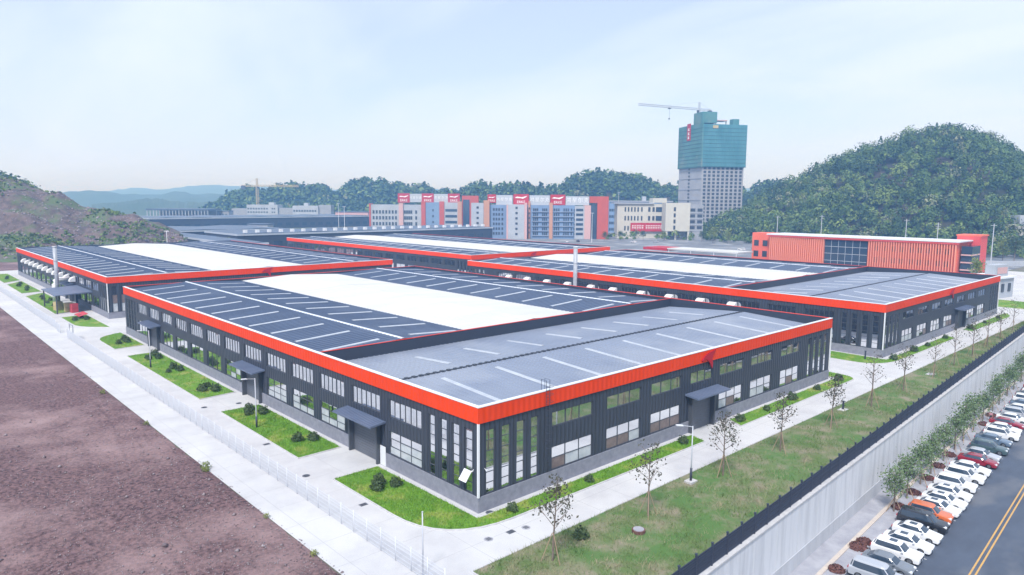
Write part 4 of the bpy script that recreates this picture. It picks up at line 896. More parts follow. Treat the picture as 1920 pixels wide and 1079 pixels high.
# ================================================================ HILLS AND WOODS
WOODM = ['leaf_wood_a', 'leaf_wood_b', 'leaf_wood_c', 'leaf_wood_d']
def hill(name, crest, toe, back, m, seed, tree_h=0.0, rough=1.0, nu=90, nj=40, shape=0.8, crest_noise=1.0, steps=0):
    """crest: (u, v, depth) survey points of the skyline; toe/back: ground distance in front of and behind it. Returns a sampler."""
    cu = np.array([c[0] for c in crest], float); uu = np.linspace(cu[0], cu[-1], nu)
    cv = np.interp(uu, cu, [c[1] for c in crest]); cd = np.interp(uu, cu, [c[2] for c in crest])
    td = np.interp(uu, cu, np.array(toe, float)) if hasattr(toe, '__len__') else cd-toe; bd = cd+back
    zc = np.array([at(u, v, d).z for u, v, d in zip(uu, cv, cd)])-tree_h; zc = zc+crest_noise*rough*4.5*hash_noise(uu*.03, uu*0+seed, seed+2, 4)*(cd/600); zc = np.maximum(zc, -1)
    pt = np.array([[*ground_at(u, d)[:2]] for u, d in zip(uu, td)]); pc_ = np.array([[*ground_at(u, d)[:2]] for u, d in zip(uu, cd)]); pb = np.array([[*ground_at(u, d)[:2]] for u, d in zip(uu, bd)])
    nf = int(nj*.7); tf = np.linspace(0, 1, nf); tb_ = np.linspace(0, 1, nj-nf+1)[1:]
    XY = np.concatenate([pt[:, None]*(1-tf)[None, :, None]+pc_[:, None]*tf[None, :, None], pc_[:, None]*(1-tb_)[None, :, None]+pb[:, None]*tb_[None, :, None]], 1)
    prof = np.concatenate([np.sin(tf*np.pi/2)**(1/shape), np.cos(tb_*np.pi/2)**1.2])
    if steps:
        q_ = prof*steps; prof = .45*prof+.55*(np.floor(q_)+np.clip((q_-np.floor(q_)-.55)/.45, 0, 1))/steps
    Zh = zc[:, None]*prof[None]+rough*6*hash_noise(XY[..., 0]*.02, XY[..., 1]*.02, seed)*(np.sin(np.concatenate([tf, 1-tb_])*np.pi)*.9+.05)
    Zh += rough*1.5*hash_noise(XY[..., 0]*.12, XY[..., 1]*.12, seed+5, 3); Zh[:, 0] = -.6; Zh[:, -1] = -1; Zh[0] = np.minimum(Zh[0], -.3); Zh[-1] = np.minimum(Zh[-1], 5)
    idx_ = np.arange(XY.shape[0]*XY.shape[1]).reshape(XY.shape[:2]); Q_ = np.stack([idx_[:-1, :-1], idx_[1:, :-1], idx_[1:, 1:], idx_[:-1, 1:]], -1).reshape(-1, 4)
    P_ = np.concatenate([XY, Zh[..., None]], -1); o = place(name, np_mesh(name, P_.reshape(-1, 3), Q_, m, smooth=True)); o['kind'] = 'structure'
    def sample(n_, jmin=0.0, jmax=1.0):
        a = rng.random(n_)*(nu-1.001); b = (jmin+rng.random(n_)*(jmax-jmin))*(nj-1.001); i, j = a.astype(int), b.astype(int); fa, fb = (a-i)[:, None], (b-j)[:, None]
        return P_[i, j]*(1-fa)*(1-fb)+P_[i+1, j]*fa*(1-fb)+P_[i, j+1]*(1-fa)*fb+P_[i+1, j+1]*fa*fb, a/(nu-1), b/(nj-1)
    return sample
def wood(name, base, radius, height, leaves, leaf, label, weights=(.4, .35, .18, .07), conifer=0.0):
    """a wood that reads as one mass: every tree is a clump of leaf cards round its own crown"""
    n_ = len(base); kind = rng.choice(4, n_, p=np.array(weights)/sum(weights)); sc_ = 0.4+1.15*rng.random(n_)**1.6; con = rng.random(n_) < conifer
    ph = rng.random((n_, leaves))*2*np.pi; ct = rng.random((n_, leaves))*1.35-.35; st_ = np.sqrt(np.maximum(0, 1-ct**2)); rad = .65+.4*rng.random((n_, leaves))
    nrm = np.stack([st_*np.cos(ph), st_*np.sin(ph), ct], -1)
    lob = 1+.35*np.sin(ph*3+rng.random((n_, 1))*6)*st_
    off = nrm*(rad*lob)[..., None]*np.stack([np.full(n_, radius), np.full(n_, radius), np.full(n_, height*.5)], -1)[:, None]*sc_[:, None, None]
    hc = rng.random((n_, leaves)); taper = (1-hc)*.75+.06
    offc = np.stack([np.cos(ph)*radius*.75*taper, np.sin(ph)*radius*.75*taper, (hc*1.5-.5)*height*.62], -1)*sc_[:, None, None]
    off = np.where(con[:, None, None], offc, off)
    C_ = (base[:, None]+off+np.array([0, 0, 1.])*(height*.55*sc_)[:, None, None]).reshape(-1, 3)
    V_, Q_ = cards(C_, leaf*(.6+.8*rng.random(len(C_))), rng, nrm.reshape(-1, 3)*1.3+np.array([0, 0, .35]))
    mi_ = np.repeat(np.where(con, 0, kind), leaves)
    tag(place(name, np_mesh(name, V_, Q_, WOODM, mi_)), label, 'wood', kind='stuff')

# wooded hill on the right
cr_ = [(1285, 432, 590), (1330, 418, 590), (1370, 392, 600), (1410, 372, 610), (1450, 352, 615), (1500, 326, 615), (1560, 296, 610), (1620, 275, 605), (1680, 252, 600), (1740, 238, 595), (1780, 236, 590), (1830, 246, 585), (1870, 258, 580), (1910, 292, 570), (1960, 305, 560), (2080, 345, 560), (2250, 400, 560)]
sm = hill('wooded_hill', cr_, [572, 565, 545, 520, 500, 480, 460, 445, 430, 420, 415, 410, 405, 400, 400, 400, 400], 160, 'hill_soil', 3, 10.0, 1.2, 110, 50, .8, .7)
b_, _, j = sm(2900, 0.0, .8); wood('woodland', b_, 4.0, 8.8, 125, .58, 'dense green wood covering the steep hill at the right', (.36, .36, .22, .06), .08)
b_, i, j = sm(900, 0.02, .35); b_ = b_[i < .3]; wood('woodland', b_, 3.2, 5.5, 50, .8, 'brighter green bushes on the left toe of the wooded hill', (.1, .4, .5, .02))
# low wooded ridges behind the town
cr_ = [(370, 392, 1050), (420, 372, 1050), (470, 362, 1050), (520, 354, 1050), (570, 354, 1050), (620, 361, 1050), (650, 349, 1040), (690, 340, 1040), (730, 340, 1040), (760, 350, 1040), (800, 359, 1050), (830, 366, 1060), (870, 372, 1060)]
sm = hill('wooded_hill', cr_, 85, 250, 'hill_soil', 8, 6, 1.5, 90, 30); b_, _, j = sm(3800, .0, .8); wood('woodland', b_, 4.6, 9, 16, 2.0, 'blue green wood on the low hill left of the dormitories', (.5, .35, .13, .02), .25)
cr_ = [(780, 376, 930), (830, 364, 930), (870, 356, 930), (920, 354, 930), (950, 350, 930), (1010, 360, 930), (1045, 352, 920), (1080, 332, 920), (1130, 326, 920), (1180, 336, 920), (1230, 350, 930), (1280, 356, 930), (1340, 350, 930), (1400, 356, 930), (1440, 350, 930), (1480, 352, 930), (1560, 380, 930)]
sm = hill('wooded_hill', cr_, 110, 250, 'hill_soil', 15, 6, 1.5, 100, 30); b_, _, j = sm(4000, .0, .8); wood('woodland', b_, 4.2, 9, 18, 1.7, 'blue green wood on the low hill behind the cream offices', (.5, .35, .13, .02), .3)
# faint distant ridges
for sd, D, pts_ in [(31, 2300, [(60, 372), (130, 362), (200, 360), (260, 364), (330, 362), (400, 366), (470, 360), (540, 358), (600, 362), (700, 366), (800, 364), (900, 370), (1100, 366), (1300, 362), (1500, 366), (1800, 370), (2100, 366)]),
                    (47, 4200, [(-300, 362), (-100, 352), (100, 362), (240, 356), (330, 352), (400, 349), (450, 350), (520, 353), (600, 358), (760, 352), (830, 356), (950, 362), (1200, 356), (1500, 352), (1800, 358), (2300, 352)]),
                    (59, 1500, [(170, 384), (240, 376), (300, 374), (360, 378), (420, 382), (480, 388)])]:
    hill('distant_hills', [(u, v, D) for u, v in pts_], D*.2, D*.25, 'distant', sd, 0, 2.0, 220, 16, .8, .32)
# quarried earth mound on the left, scrub on it
cr_ = [(-260, 300, 440), (-120, 305, 440), (0, 328, 440), (40, 338, 435), (70, 352, 430), (110, 358, 425), (150, 382, 415), (200, 390, 405), (250, 398, 400), (290, 422, 395), (330, 436, 390), (352, 452, 385)]
sm = hill('earth_mound', cr_, [318, 318, 318, 320, 322, 325, 330, 335, 345, 355, 368, 376], 120, 'mound_soil', 5, 1.5, 1.5, 150, 84, .75, .15, 4)
b_, i, j = sm(5200, .04, .8); w_ = hash_noise(b_[:, 0]*.035, b_[:, 1]*.035, 91, 3)+rng.normal(0, .12, len(b_)); keep = (w_ > .26) | ((j > .62) & (w_ > .1)) | ((j < .16) & (w_ > .02)); wood('scrub', b_[keep], .9, 1.1, 16, .38, 'grey green scrub growing over the earth mound', (.15, .35, .4, .1))
n = 4200; b_, i, j = sm(n, .05, .72); r = .2+.7*rng.random(n)**3
V = (b_[:, None, :]+octa[None]*r[:, None, None]*(.6+.8*rng.random((n, 6, 1)))).reshape(-1, 3); F = (np.arange(n)[:, None, None]*6+tri[None]).reshape(-1, 3)
tag(place('boulders', np_mesh('boulders', V, F, 'rock')), 'broken pale rock lying on the earth mound', 'rocks', kind='stuff')
cr_ = [(-320, 296, 560), (-100, 300, 560), (-20, 314, 560), (20, 320, 560), (50, 338, 560), (75, 352, 555), (100, 372, 550), (130, 392, 545)]
sm = hill('wooded_hill', cr_, 90, 140, 'hill_soil', 19, 10, 1.0, 40, 24, .8, .5); b_, _, j = sm(900, .1, .8); wood('woodland', b_, 3.4, 7, 36, 1.1, 'dark green wood on the hilltop at the left edge', (.45, .4, .13, .02))
# roadside trees and bushes in front of the right hill: one ragged belt
n = 420; uu = 1130+rng.random(n)*800; dd = np.interp(uu, [1130, 1330, 1450, 1930], [535, 545, 470, 385])+rng.normal(0, 9, n); b_ = np.array([[*ground_at(u, d)] for u, d in zip(uu, dd)])
keep = (uu > 1330) | (rng.random(n) < .3); wood('tree_belt', b_[keep], 2.1, 4.8, 46, .6, 'belt of small roadside trees at the foot of the right hill', (.25, .35, .33, .07))

# ================================================================ TREES
def make_tree(h, seed, leaves, leaf_size, leaf_m, spread, crown_from, n_branch, bark_r, stakes=False, dense=False):
    """prototype meshes: trunk with limbs, crown of leaf cards, stakes"""
    rg = np.random.default_rng(seed); b = MB(); lean = rg.normal(0, .06, 2)
    path = [(0, 0, -.1), (lean[0]*.3, lean[1]*.3, h*.3), (lean[0], lean[1], h*.6), (lean[0]*1.5, lean[1]*1.5, h*.97)]
    b.tube(path, [bark_r, bark_r*.8, bark_r*.5, bark_r*.15], 6); tips = []
    for i in range(n_branch):
        z = h*(crown_from+(.9-crown_from)*(i+rg.random()*.6)/n_branch); a = i*2.4+rg.normal(0, .4); L_ = spread*(1.15-.75*(z/h-crown_from)/(1-crown_from))*(.7+.5*rg.random())
        f = z/h; p0 = Vector((lean[0]*f*1.4, lean[1]*f*1.4, z)); d = Vector((math.cos(a), math.sin(a), .75+.4*rg.random())); p1 = p0+d*L_*.5; p2 = p1+Vector((d.x*.45, d.y*.45, .5))*L_*.6
        b.tube([p0, p1, p2], [bark_r*.34, bark_r*.22, bark_r*.07], 4, False)
        for q in range(2 if not dense else 3):
            a2 = a+rg.normal(0, .9); s0 = p0.lerp(p1, .45+.5*rg.random()); s1 = s0+Vector((math.cos(a2), math.sin(a2), .6+.5*rg.random()))*L_*.42; b.tube([s0, s1], [bark_r*.16, bark_r*.05], 3, False); tips += [s1, s0.lerp(s1, .6)]
        tips += [p1, p2, p1.lerp(p2, .5)]
    tips.append(Vector(path[-1])); T_ = np.array([list(t) for t in tips])
    ci = rg.integers(0, len(T_), leaves); C_ = T_[ci]+rg.normal(0, .17*spread if not dense else .30*spread, (leaves, 3)); V_, Q_ = cards(C_, leaf_size*(.6+.8*rg.random(leaves)), rg, None, .6)
    tm = b.mesh('trunk', 'bark'); cm = np_mesh('crown', V_, Q_, leaf_m); sm_ = None
    if stakes:
        s = MB()
        for k in range(3): a = k*2.094+.4; s.beam((math.cos(a)*1.0, math.sin(a)*1.0, -.05), (math.cos(a)*.06, math.sin(a)*.06, h*.34), .055)
        s.beam((-.12, -.12, h*.335), (.12, .12, h*.335), .05); sm_ = s.mesh('support_stakes', 'stake')
    return tm, cm, sm_
def plant_tree(name, proto, loc, rot, scale, label, group, cat='tree'):
    e = empty(name, label, cat, loc, rot, group); e.scale = (scale,)*3
    place('trunk', proto[0], e); place('crown', proto[1], e)
    if proto[2]: place('support_stakes', proto[2], e)
    return e
young = [make_tree(7.3, s, n_, .12, 'leaf_sparse', 1.75, .36, 13, .10, True) for s, n_ in ((1, 420), (2, 240), (3, 480), (4, 110))]
YT = [(-1.4, -11.2, 2, 1.0, 'staked young tree with scattered brown leaves nearest the bottom edge'), (11.4, -11.4, 1, .98, 'thin staked tree in front of the corner lawn, second from the bottom'),
      (25.4, -11.0, 0, 1.0, 'leafy young tree just right of the near street lamp'), (37.2, -11.6, 0, 1.0, 'leafy young tree opposite the roller door of the nearest warehouse'),
      (50.8, -11.8, 2, .98, 'young tree left of the small dark lamp base on the grass strip'), (65.0, -11.6, 3, 1.1, 'bare young tree right of the small dark lamp base'),
      (78.0, -11.6, 1, 1.0, 'thin young tree opposite the gap between the two front warehouses'), (91.5, -11.9, 3, .95, 'bare young tree beside the white manhole slab on the strip'),
      (104, -11.5, 3, 1.0, 'slender bare tree before the right warehouse corner'), (115.7, -11.4, 1, 1.0, 'thin young tree opposite the right warehouse lawn'), (128, -10.9, 3, 1.05, 'slender bare tree opposite the right warehouse door'),
      (141, -10.2, 1, .95, 'small thin tree near the far end of the grass strip'), (155, -9.6, 3, 1.0, 'last bare tree but one at the narrow end of the strip'), (170, -9.3, 1, .9, 'last thin tree at the narrow end of the strip')]
for i, (x, y, p, s, lab) in enumerate(YT): plant_tree('young_tree', young[p], (x, y, .1), i*1.3, s, lab, 'young trees on the grass strip')
street = [make_tree(4.6, 20+s, 950, .12, 'leaf_grey', 1.35, .36, 12, .10, True, True) for s in range(3)]
ORD = ['first', 'second', 'third', 'fourth', 'fifth', 'sixth', 'seventh', 'eighth', 'ninth', 'tenth', 'eleventh', 'twelfth', 'thirteenth', 'fourteenth', 'fifteenth', 'sixteenth', 'seventeenth', 'eighteenth', 'nineteenth', 'twentieth']
for i, s in enumerate([46.2, 51.5, 57.4, 62.8, 68.5, 75.2, 81.0, 88, 95, 102, 109, 116, 123, 130, 137, 144, 151]):
    plant_tree('street_tree', street[i % 3], pk(s+rnd.uniform(-.6, .6), -3.4), i*1.9, rnd.uniform(1.0, 1.25), f'{ORD[i]} grey green street tree along the car park wall, counted from the nearest', 'street trees by the retaining wall')
# clipped shrubs on the lawns
def bush_proto(seed, leaves, m='leaf_dark'):
    rg = np.random.default_rng(seed); d = rg.normal(size=(leaves, 3)); d /= np.linalg.norm(d, axis=1, keepdims=True); d[:, 2] = np.abs(d[:, 2])*1.25-.12
    lob = 1+.22*np.sin(np.arctan2(d[:, 1], d[:, 0])*3+seed)+.15*np.sin(d[:, 2]*9); C_ = d*(lob*(.55+.45*rg.random(leaves)**.4))[:, None]*.62+np.array([0, 0, .25])
    V_, Q_ = cards(C_, .085*(.6+.8*rg.random(leaves)), rg, d*1.2, .7); b = MB(); b.tube([(0, 0, -.05), (0, 0, .5)], [.05, .03], 5)
    for k in range(5): a = k*1.26; b.tube([(0, 0, .1), (math.cos(a)*.32, math.sin(a)*.32, .55)], [.025, .01], 4, False)
    return b.mesh('stem', 'bark'), np_mesh('foliage', V_, Q_, m)
bushes = [bush_proto(s, 650) for s in (1, 2, 3)]
def bush(i, x, y, s, label, z=.08):
    e = empty('shrub', label, 'shrub', (x, y, z), i*1.7, 'dark shrubs on the lawns'); e.scale = (s,)*3; p = bushes[i % 3]; place('stem', p[0], e); place('foliage', p[1], e)
BSETS = [('corner lawn', [(-4.4, 10.9), (-2.5, 10.5), (-3.4, 12.2)]), ('pair on the second left lawn', [(-3.8, 30.2), (-2.2, 29.2)]), ('far trio on the second left lawn', [(-4.0, 44.6), (-2.3, 43.8), (-3.2, 46.4)]),
         ('near trio on the long left lawn', [(-4.4, 61.3), (-2.9, 63.2), (-2.9, 60.0)]), ('middle trio on the long left lawn', [(-4.6, 77.1), (-3.1, 79.5), (-2.7, 77.0)]), ('far trio on the long left lawn', [(-4.2, 90), (-2.3, 92.8), (-2.6, 89.5)]),
         ('lawn by the nearest warehouse back corner', [(-4.5, 109), (-2.6, 112.5), (-2.8, 109.6)]), ('small lawn at the left warehouse corner', [(-5, 146.5), (-3.2, 149.5), (-2.6, 146)]), ('lawn under the left warehouse canopy', [(-4.6, 169), (-4.0, 176), (-4.4, 184), (-4.0, 193), (-2.8, 189), (-3.5, 198)]),
         ('second lawn along the left warehouse', [(-4, 220), (-3, 226), (-4.2, 234), (-2.8, 241)]), ('farthest left lawn', [(-4, 262), (-3, 268)]),
         ('front lawn left of the street lamp', [(2.6, -2.0), (13.5, -2.2), (31.2, -2.1)]), ('front lawn right of the roller door', [(44.6, -2.2), (52, -2.2), (60, -2.0), (68.5, -2.1), (77, -1.9)]), ('lawn before the right warehouse', [(101, -2.3), (112, -2.2), (120, -2.3), (132, -2.1)]), ('far lawn before the right warehouse', [(150, -2.3), (162, -2.3), (174, -2.4)]),
         ('grass end between the two front warehouses', [(94.8, 10.5)])]
bi = 0
for place_name, pp in BSETS:
    for q, (x, y) in enumerate(pp):
        lab = f'dark shrub on the {place_name}' if len(pp) == 1 else f'dark shrub, {ORD[q]} from the near end of the {place_name}'
        bush(bi, x, y, rnd.uniform(.75, 1.25), lab); bi += 1
bush(bi, 3.3, -10.1, 1.1, 'low blue green shrub alone on the rough grass strip', .1)
# larger trees around the red office and the cream offices
yt = [make_tree(8, 40+s, 700, .3, m_, 2.4, .3, 12, .16, False, True) for s, m_ in ((0, 'leaf_yellow'), (1, 'leaf_dark'))]
for u, d, p, s, lab in [(1340, 500, 0, 1.3, 'tall yellow green tree left of the red office'), (1368, 495, 0, 1.0, 'shorter yellow green tree next to the tall one left of the red office'), (1318, 520, 1, .9, 'dark green tree at the toe of the hill below the tower'), (1165, 535, 1, .8, 'dark tree before the left end of the cream office'), (1208, 530, 1, .85, 'dark tree before the red banner'), (1247, 528, 0, .8, 'olive tree before the narrow cream block'),
                        (1843, 265, 0, 1.0, 'yellowish tree at the right end of the red office'), (1850, 250, 1, .6, 'small dark tree behind the right warehouse end'), (1890, 360, 0, 1.3, 'pale olive tree beside the far cream house'), (1912, 350, 1, 1.6, 'big dark tree before the far cream house'), (1135, 520, 1, .8, 'dark tree at the red wing of the dormitory'), (425, 395, 0, .9, 'yellowish tree left of the long shed'), (462, 352, 0, .8, 'yellowish tree at the left end of the long shed'), (486, 350, 1, .7, 'dark tree beside the yellowish one at the long shed'), (648, 366, 0, .75, 'yellowish tree before the middle of the long shed'), (690, 385, 0, .7, 'yellowish tree before the right part of the long shed'), (345, 372, 1, .8, 'dark tree at the right toe of the earth mound')]:
    plant_tree('broad_tree', yt[p], ground_at(u, d), u, s, lab, 'larger trees round the offices')
# flower bed at the gatehouse
b_ = np.stack([200+rng.random(500)*15, 7+rng.random(500)*5, .1+rng.random(500)*1.3], -1); V_, Q_ = cards(b_, .4*(.5+rng.random(500)), rng)
tag(place('flower_bed', np_mesh('flower_bed', V_, Q_, ['flower_red', 'hood_white'], (rng.random(500) < .25).astype(int))), 'red and white flowers massed before the gatehouse', 'flowers', kind='stuff')
# brown clipped planting in the car-park strip
for i, (s, t, r_) in enumerate([(27.2, -3.45, .8), (33.6, -3.4, .95), (35.3, -3.5, .8), (47.5, -3.6, .9), (53.5, -3.5, .9), (60, -3.5, .9), (66, -3.5, .9), (72, -3.5, .9), (92.4, -4.0, .95), (99.0, -3.9, .95)]):
    rg = np.random.default_rng(300+i); n_ = 420; d = rg.normal(size=(n_, 3)); d /= np.linalg.norm(d, axis=1, keepdims=True); d[:, 2] = np.abs(d[:, 2]); V_, Q_ = cards(d*np.array([r_, r_, .5])*(.8+.25*rg.random((n_, 1))), .1*(.6+.8*rg.random(n_)), rg, d)
    e = empty('hedge_ball', f'{ORD[i]} reddish brown clipped bush behind the parked cars, counted from the nearest', 'shrub', pk(s, t), 0, 'brown bushes in the planting strip')
    place('foliage', np_mesh('foliage', V_, Q_, 'planter_brown'), e); b = MB(); b.tube([(0, 0, 0), (0, 0, .25)], [r_*.8, r_*.7], 10); b.build('soil_mound', 'planter_brown', e)

# ================================================================ VEHICLES
CT = dict(  # half length, half width, belt, roof z, greenhouse base (rear, front), roof (rear, front), rear axle, front axle, hood z, wheel radius
    sedan=(2.36, .91, .98, 1.47, (-1.95, 1.02), (-1.15, .28), -1.36, 1.42, .80, .33),
    suv=(2.34, .94, 1.06, 1.70, (-2.16, 1.0), (-1.86, .32), -1.34, 1.40, .95, .37),
    van=(2.52, .95, 1.06, 1.80, (-2.40, 1.45), (-2.18, .72), -1.52, 1.50, 1.0, .35))
_cm = {}
def car_meshes(kind, paint):
    key = (kind, paint)
    if key in _cm: return _cm[key]
    L, W, zb, zr, gb, gr, ra, fa, zh, wr = CT[kind]; ar = wr+.06
    def arch(c): return [(c+ar*math.cos(a), .34+max(0, ar*math.sin(a))) for a in [math.pi*(1-i/6) for i in range(7)]]
    prof = [(-L+.06, .30)]+[(x, z if 0 < i < 6 else .27) for i, (x, z) in enumerate(arch(ra))]+[(x, z if 0 < i < 6 else .27) for i, (x, z) in enumerate(arch(fa))]
    prof += [(L-.08, .28), (L, .48), (L-.03, zh-.16), (L-.32, zh), (gb[1]+.02, zb), (gb[0]-.02, zb+.03), (-L+.08, zb-.02 if kind == 'sedan' else zb), (-L, .62)]
    n_ = len(prof); b = MB()
    st_ = [(-W, .965, .80), (-W+.035, .985, .93), (-W+.12, .995, .985), (-W*.6, 1, 1.01), (0, 1.012, 1.03), (W*.6, 1, 1.01), (W-.12, .995, .985), (W-.035, .985, .93), (W, .965, .80)]
    for y, sx_, sz in st_: b.v += [(x*sx_, y, .27+(z-.27)*sz) for x, z in prof]
    for k in range(len(st_)-1):
        for i in range(n_):
            j = (i+1) % n_; b.f.append((k*n_+i, k*n_+j, (k+1)*n_+j, (k+1)*n_+i)); b.mi.append(0)
    b.f += [tuple(range(n_-1, -1, -1)), tuple(range((len(st_)-1)*n_, len(st_)*n_))]; b.mi += [0, 0]
    body = b.mesh('body', 'paint_'+paint, True); body.set_sharp_from_angle(angle=R(32))
    # glasshouse: rounded in plan, raked ends, glass below and painted roof above
    w0, w1 = W*.93, W*.74; NP = 32; rings = []
    for f_, zf, ins in ((0, 0, 0), (.42, .42, 0), (.80, .80, 0), (.97, .95, .03), (1.0, 1.0, .22)):
        xr = gb[0]+(gr[0]-gb[0])*f_+ins; xf = gb[1]+(gr[1]-gb[1])*f_-ins; hw = w0+(w1-w0)*f_-ins*.8; c = (xr+xf)/2; hx = (xf-xr)/2; ring = []
        for q in range(NP):
            a = 2*math.pi*(q+.5)/NP; ca, sa = math.cos(a), math.sin(a); e_ = .34; ring.append((c+hx*math.copysign(abs(ca)**e_, ca), hw*math.copysign(abs(sa)**e_, sa), zb-.01+(zr-zb)*zf))
        rings.append(ring)
    g, r = MB(), MB()
    for k in range(4):
        for q in range(NP):
            a = (2*math.pi*(q+1)/NP) % (2*math.pi); j2 = (q+1) % NP; p4 = [rings[k][q], rings[k][j2], rings[k+1][j2], rings[k+1][q]]
            corner = min(abs(a-z_) for z_ in (math.pi/4, 3*math.pi/4, 5*math.pi/4, 7*math.pi/4)) < .12
            bpil = False
            (r if (k >= 2 or corner or bpil) else g).face(p4)
    r.face(rings[4]); glass = g.mesh('windows', 'car_glass', True); roof = r.mesh('roof', 'paint_'+paint, True)
    t = MB(); t.tube([(0, -.11, 0), (0, .11, 0)], wr, 16); rm = MB(); rm.tube([(0, -.118, 0), (0, .118, 0)], wr*.62, 10)
    h = MB(); h.hexa([(L-.36, -.24, zh-.14), (L-.015, -.2, zh-.2), (L-.015, .2, zh-.2), (L-.36, .2, zh-.14), (L-.36, -.24, zh-.03), (L-.06, -.2, zh-.08), (L-.06, .2, zh-.08), (L-.36, .2, zh-.03)])
    tl = MB(); tl.box(-L-.012, -L+.18, -.2, .2, zb-.28, zb-.1); mr = MB(); mr.box(-.09, .09, -.09, .09, 0, .13); gl = MB(); gl.box(L-.06, L+.012, -.5, .5, .42, zh-.2); pl = MB(); pl.box(L-.01, L+.03, -.23, .23, .36, .47)
    sr = MB(); sr.box(gr[1]-1.05, gr[1]-.34, -w1*.5, w1*.5, zr-.02, zr+.006)
    und = MB(); und.box(-L+.25, L-.25, -W+.1, W-.1, .2, .42)
    _cm[key] = dict(body=body, glass=glass, roof=roof, tyre=t.mesh('tyre', 'tyre'), rim=rm.mesh('rim', 'rim'), head=h.mesh('headlight', 'lamp_glass'), tail=tl.mesh('tail_light', 'tail_red'), mirror=mr.mesh('mirror', 'paint_'+paint), grille=gl.mesh('grille', 'black_plastic'), plate=pl.mesh('number_plate', 'paint_bluegrey'), sun=sr.mesh('sunroof', 'car_glass'), und=und.mesh('underbody', 'black_plastic'))
    return _cm[key]
def car(kind, paint, loc, rot, label, group, sunroof=False, name='parked_car'):
    m = car_meshes(kind, paint); L, W, zb, zr, gb, gr, ra, fa, zh, wr = CT[kind]
    e = empty(name, label, 'car' if kind != 'van' else 'van', loc, rot, group)
    place('body', m['body'], e); place('windows', m['glass'], e); rf = place('roof', m['roof'], e); place('underbody', m['und'], e); place('grille', m['grille'], e); place('number_plate', m['plate'], e)
    for x in (ra, fa):
        for y in (-W+.125, W-.125): w = place('wheel', m['tyre'], e, (x, y, wr)); place('rim', m['rim'], w)
    for y in (-W*.7, W*.7): place('headlight', m['head'], e, (0, y, 0)); place('tail_light', m['tail'], e, (0, y, 0))
    for y in (-W-.08, W+.08): place('mirror', m['mirror'], e, (gb[1]-.25, y, zb))
    if sunroof: place('sunroof', m['sun'], rf)
    return e
CARS = [('van', 'silver', 'silver van at the bottom edge of the car park', 0), ('sedan', 'grey', 'dark grey saloon between the silver van and the nearest white car', 0), ('suv', 'white', 'white off-roader with a dark roof panel, nearest of the white cars', 1), ('sedan', 'white', 'white saloon right behind the nearest white off-roader', 1), ('sedan', 'white', 'white saloon parked beside the black van', 1),
        ('van', 'black', 'black people carrier between a white saloon and the orange car', 0), ('suv', 'orange', 'orange car, the only one in the row', 0), ('sedan', 'white', 'white saloon just beyond the orange car', 1), ('sedan', 'white', 'second white saloon beyond the orange car', 1), ('sedan', 'white', 'third white saloon beyond the orange car', 1), ('suv', 'white', 'fourth white car beyond the orange one, a tall off-roader', 0),
        ('suv', 'white', 'white off-roader second from the dark red car', 0), ('sedan', 'white', 'white saloon next to the dark red car', 0), ('sedan', 'red', 'dark red saloon, first red car of the row', 0), ('sedan', 'silver', 'silver saloon just beyond the dark red car', 0), ('suv', 'green', 'dark green grey estate beyond the silver saloon', 0), ('sedan', 'bluegrey', 'blue grey saloon beyond the dark green estate', 0), ('suv', 'white', 'white off-roader beyond the blue grey saloon', 1),
        ('sedan', 'white', 'white saloon beside the person in the white cap', 0), ('sedan', 'red', 'farther red saloon behind the white ones', 0), ('sedan', 'white', 'white car just beyond the farther red saloon', 0), ('suv', 'silver', 'silver off-roader near the right edge', 0), ('sedan', 'white', 'white saloon beyond the silver off-roader near the right edge', 0), ('sedan', 'bluegrey', 'farther blue grey car near the right edge', 0), ('suv', 'white', 'white off-roader beyond the farther blue grey car', 0), ('sedan', 'grey', 'grey saloon near the far end of the row', 0), ('sedan', 'white', 'white saloon fourth from the far end of the row', 0), ('suv', 'red', 'red off-roader third from the far end of the row', 0), ('sedan', 'white', 'white saloon second from the far end of the row', 0), ('suv', 'white', 'white off-roader at the far end of the row', 0)]
for s, (kd, pt_, lab, sr) in zip(CAR_S, CARS):
    L = CT[kd][0]; car(kd, pt_, pk(s, -9.5+L+rnd.uniform(-.25, .25), .004), WA-math.pi/2+R(rnd.uniform(-2, 2)), lab, 'cars parked below the retaining wall', sr)
car('sedan', 'black', (91.0, 11.0, 0), R(80), 'black car standing between the two front warehouses', None)

# ================================================================ PERSON beside the parked cars
pe = empty('person', 'person in a pink top and white cap standing behind the parked cars', 'person', pk(95.6, -4.3, 0), WA+R(200))
J = dict(pel=(0, 0, .93), ch=(0, 0, 1.22), sh=(0, 0, 1.40), nk=(0, 0, 1.50), hd=(.02, 0, 1.62), ls=(0, .17, 1.38), le=(.03, .23, 1.12), lw=(.12, .22, .90), lh=(.16, .21, .82), rs=(0, -.17, 1.38), re=(.03, -.24, 1.12), rw=(.14, -.21, .92), rh=(.18, -.20, .84), lp=(0, .09, .90), lk=(.03, .10, .48), la=(0, .11, .08), lt=(.14, .12, .04), rp=(0, -.09, .90), rk=(.02, -.10, .48), ra=(-.02, -.11, .08), rt=(.12, -.12, .04))
RD = dict(pel=.14, ch=.15, sh=.12, nk=.055, hd=.095, ls=.065, le=.045, lw=.032, lh=.035, rs=.065, re=.045, rw=.032, rh=.035, lp=.09, lk=.06, la=.042, lt=.035, rp=.09, rk=.06, ra=.042, rt=.035)
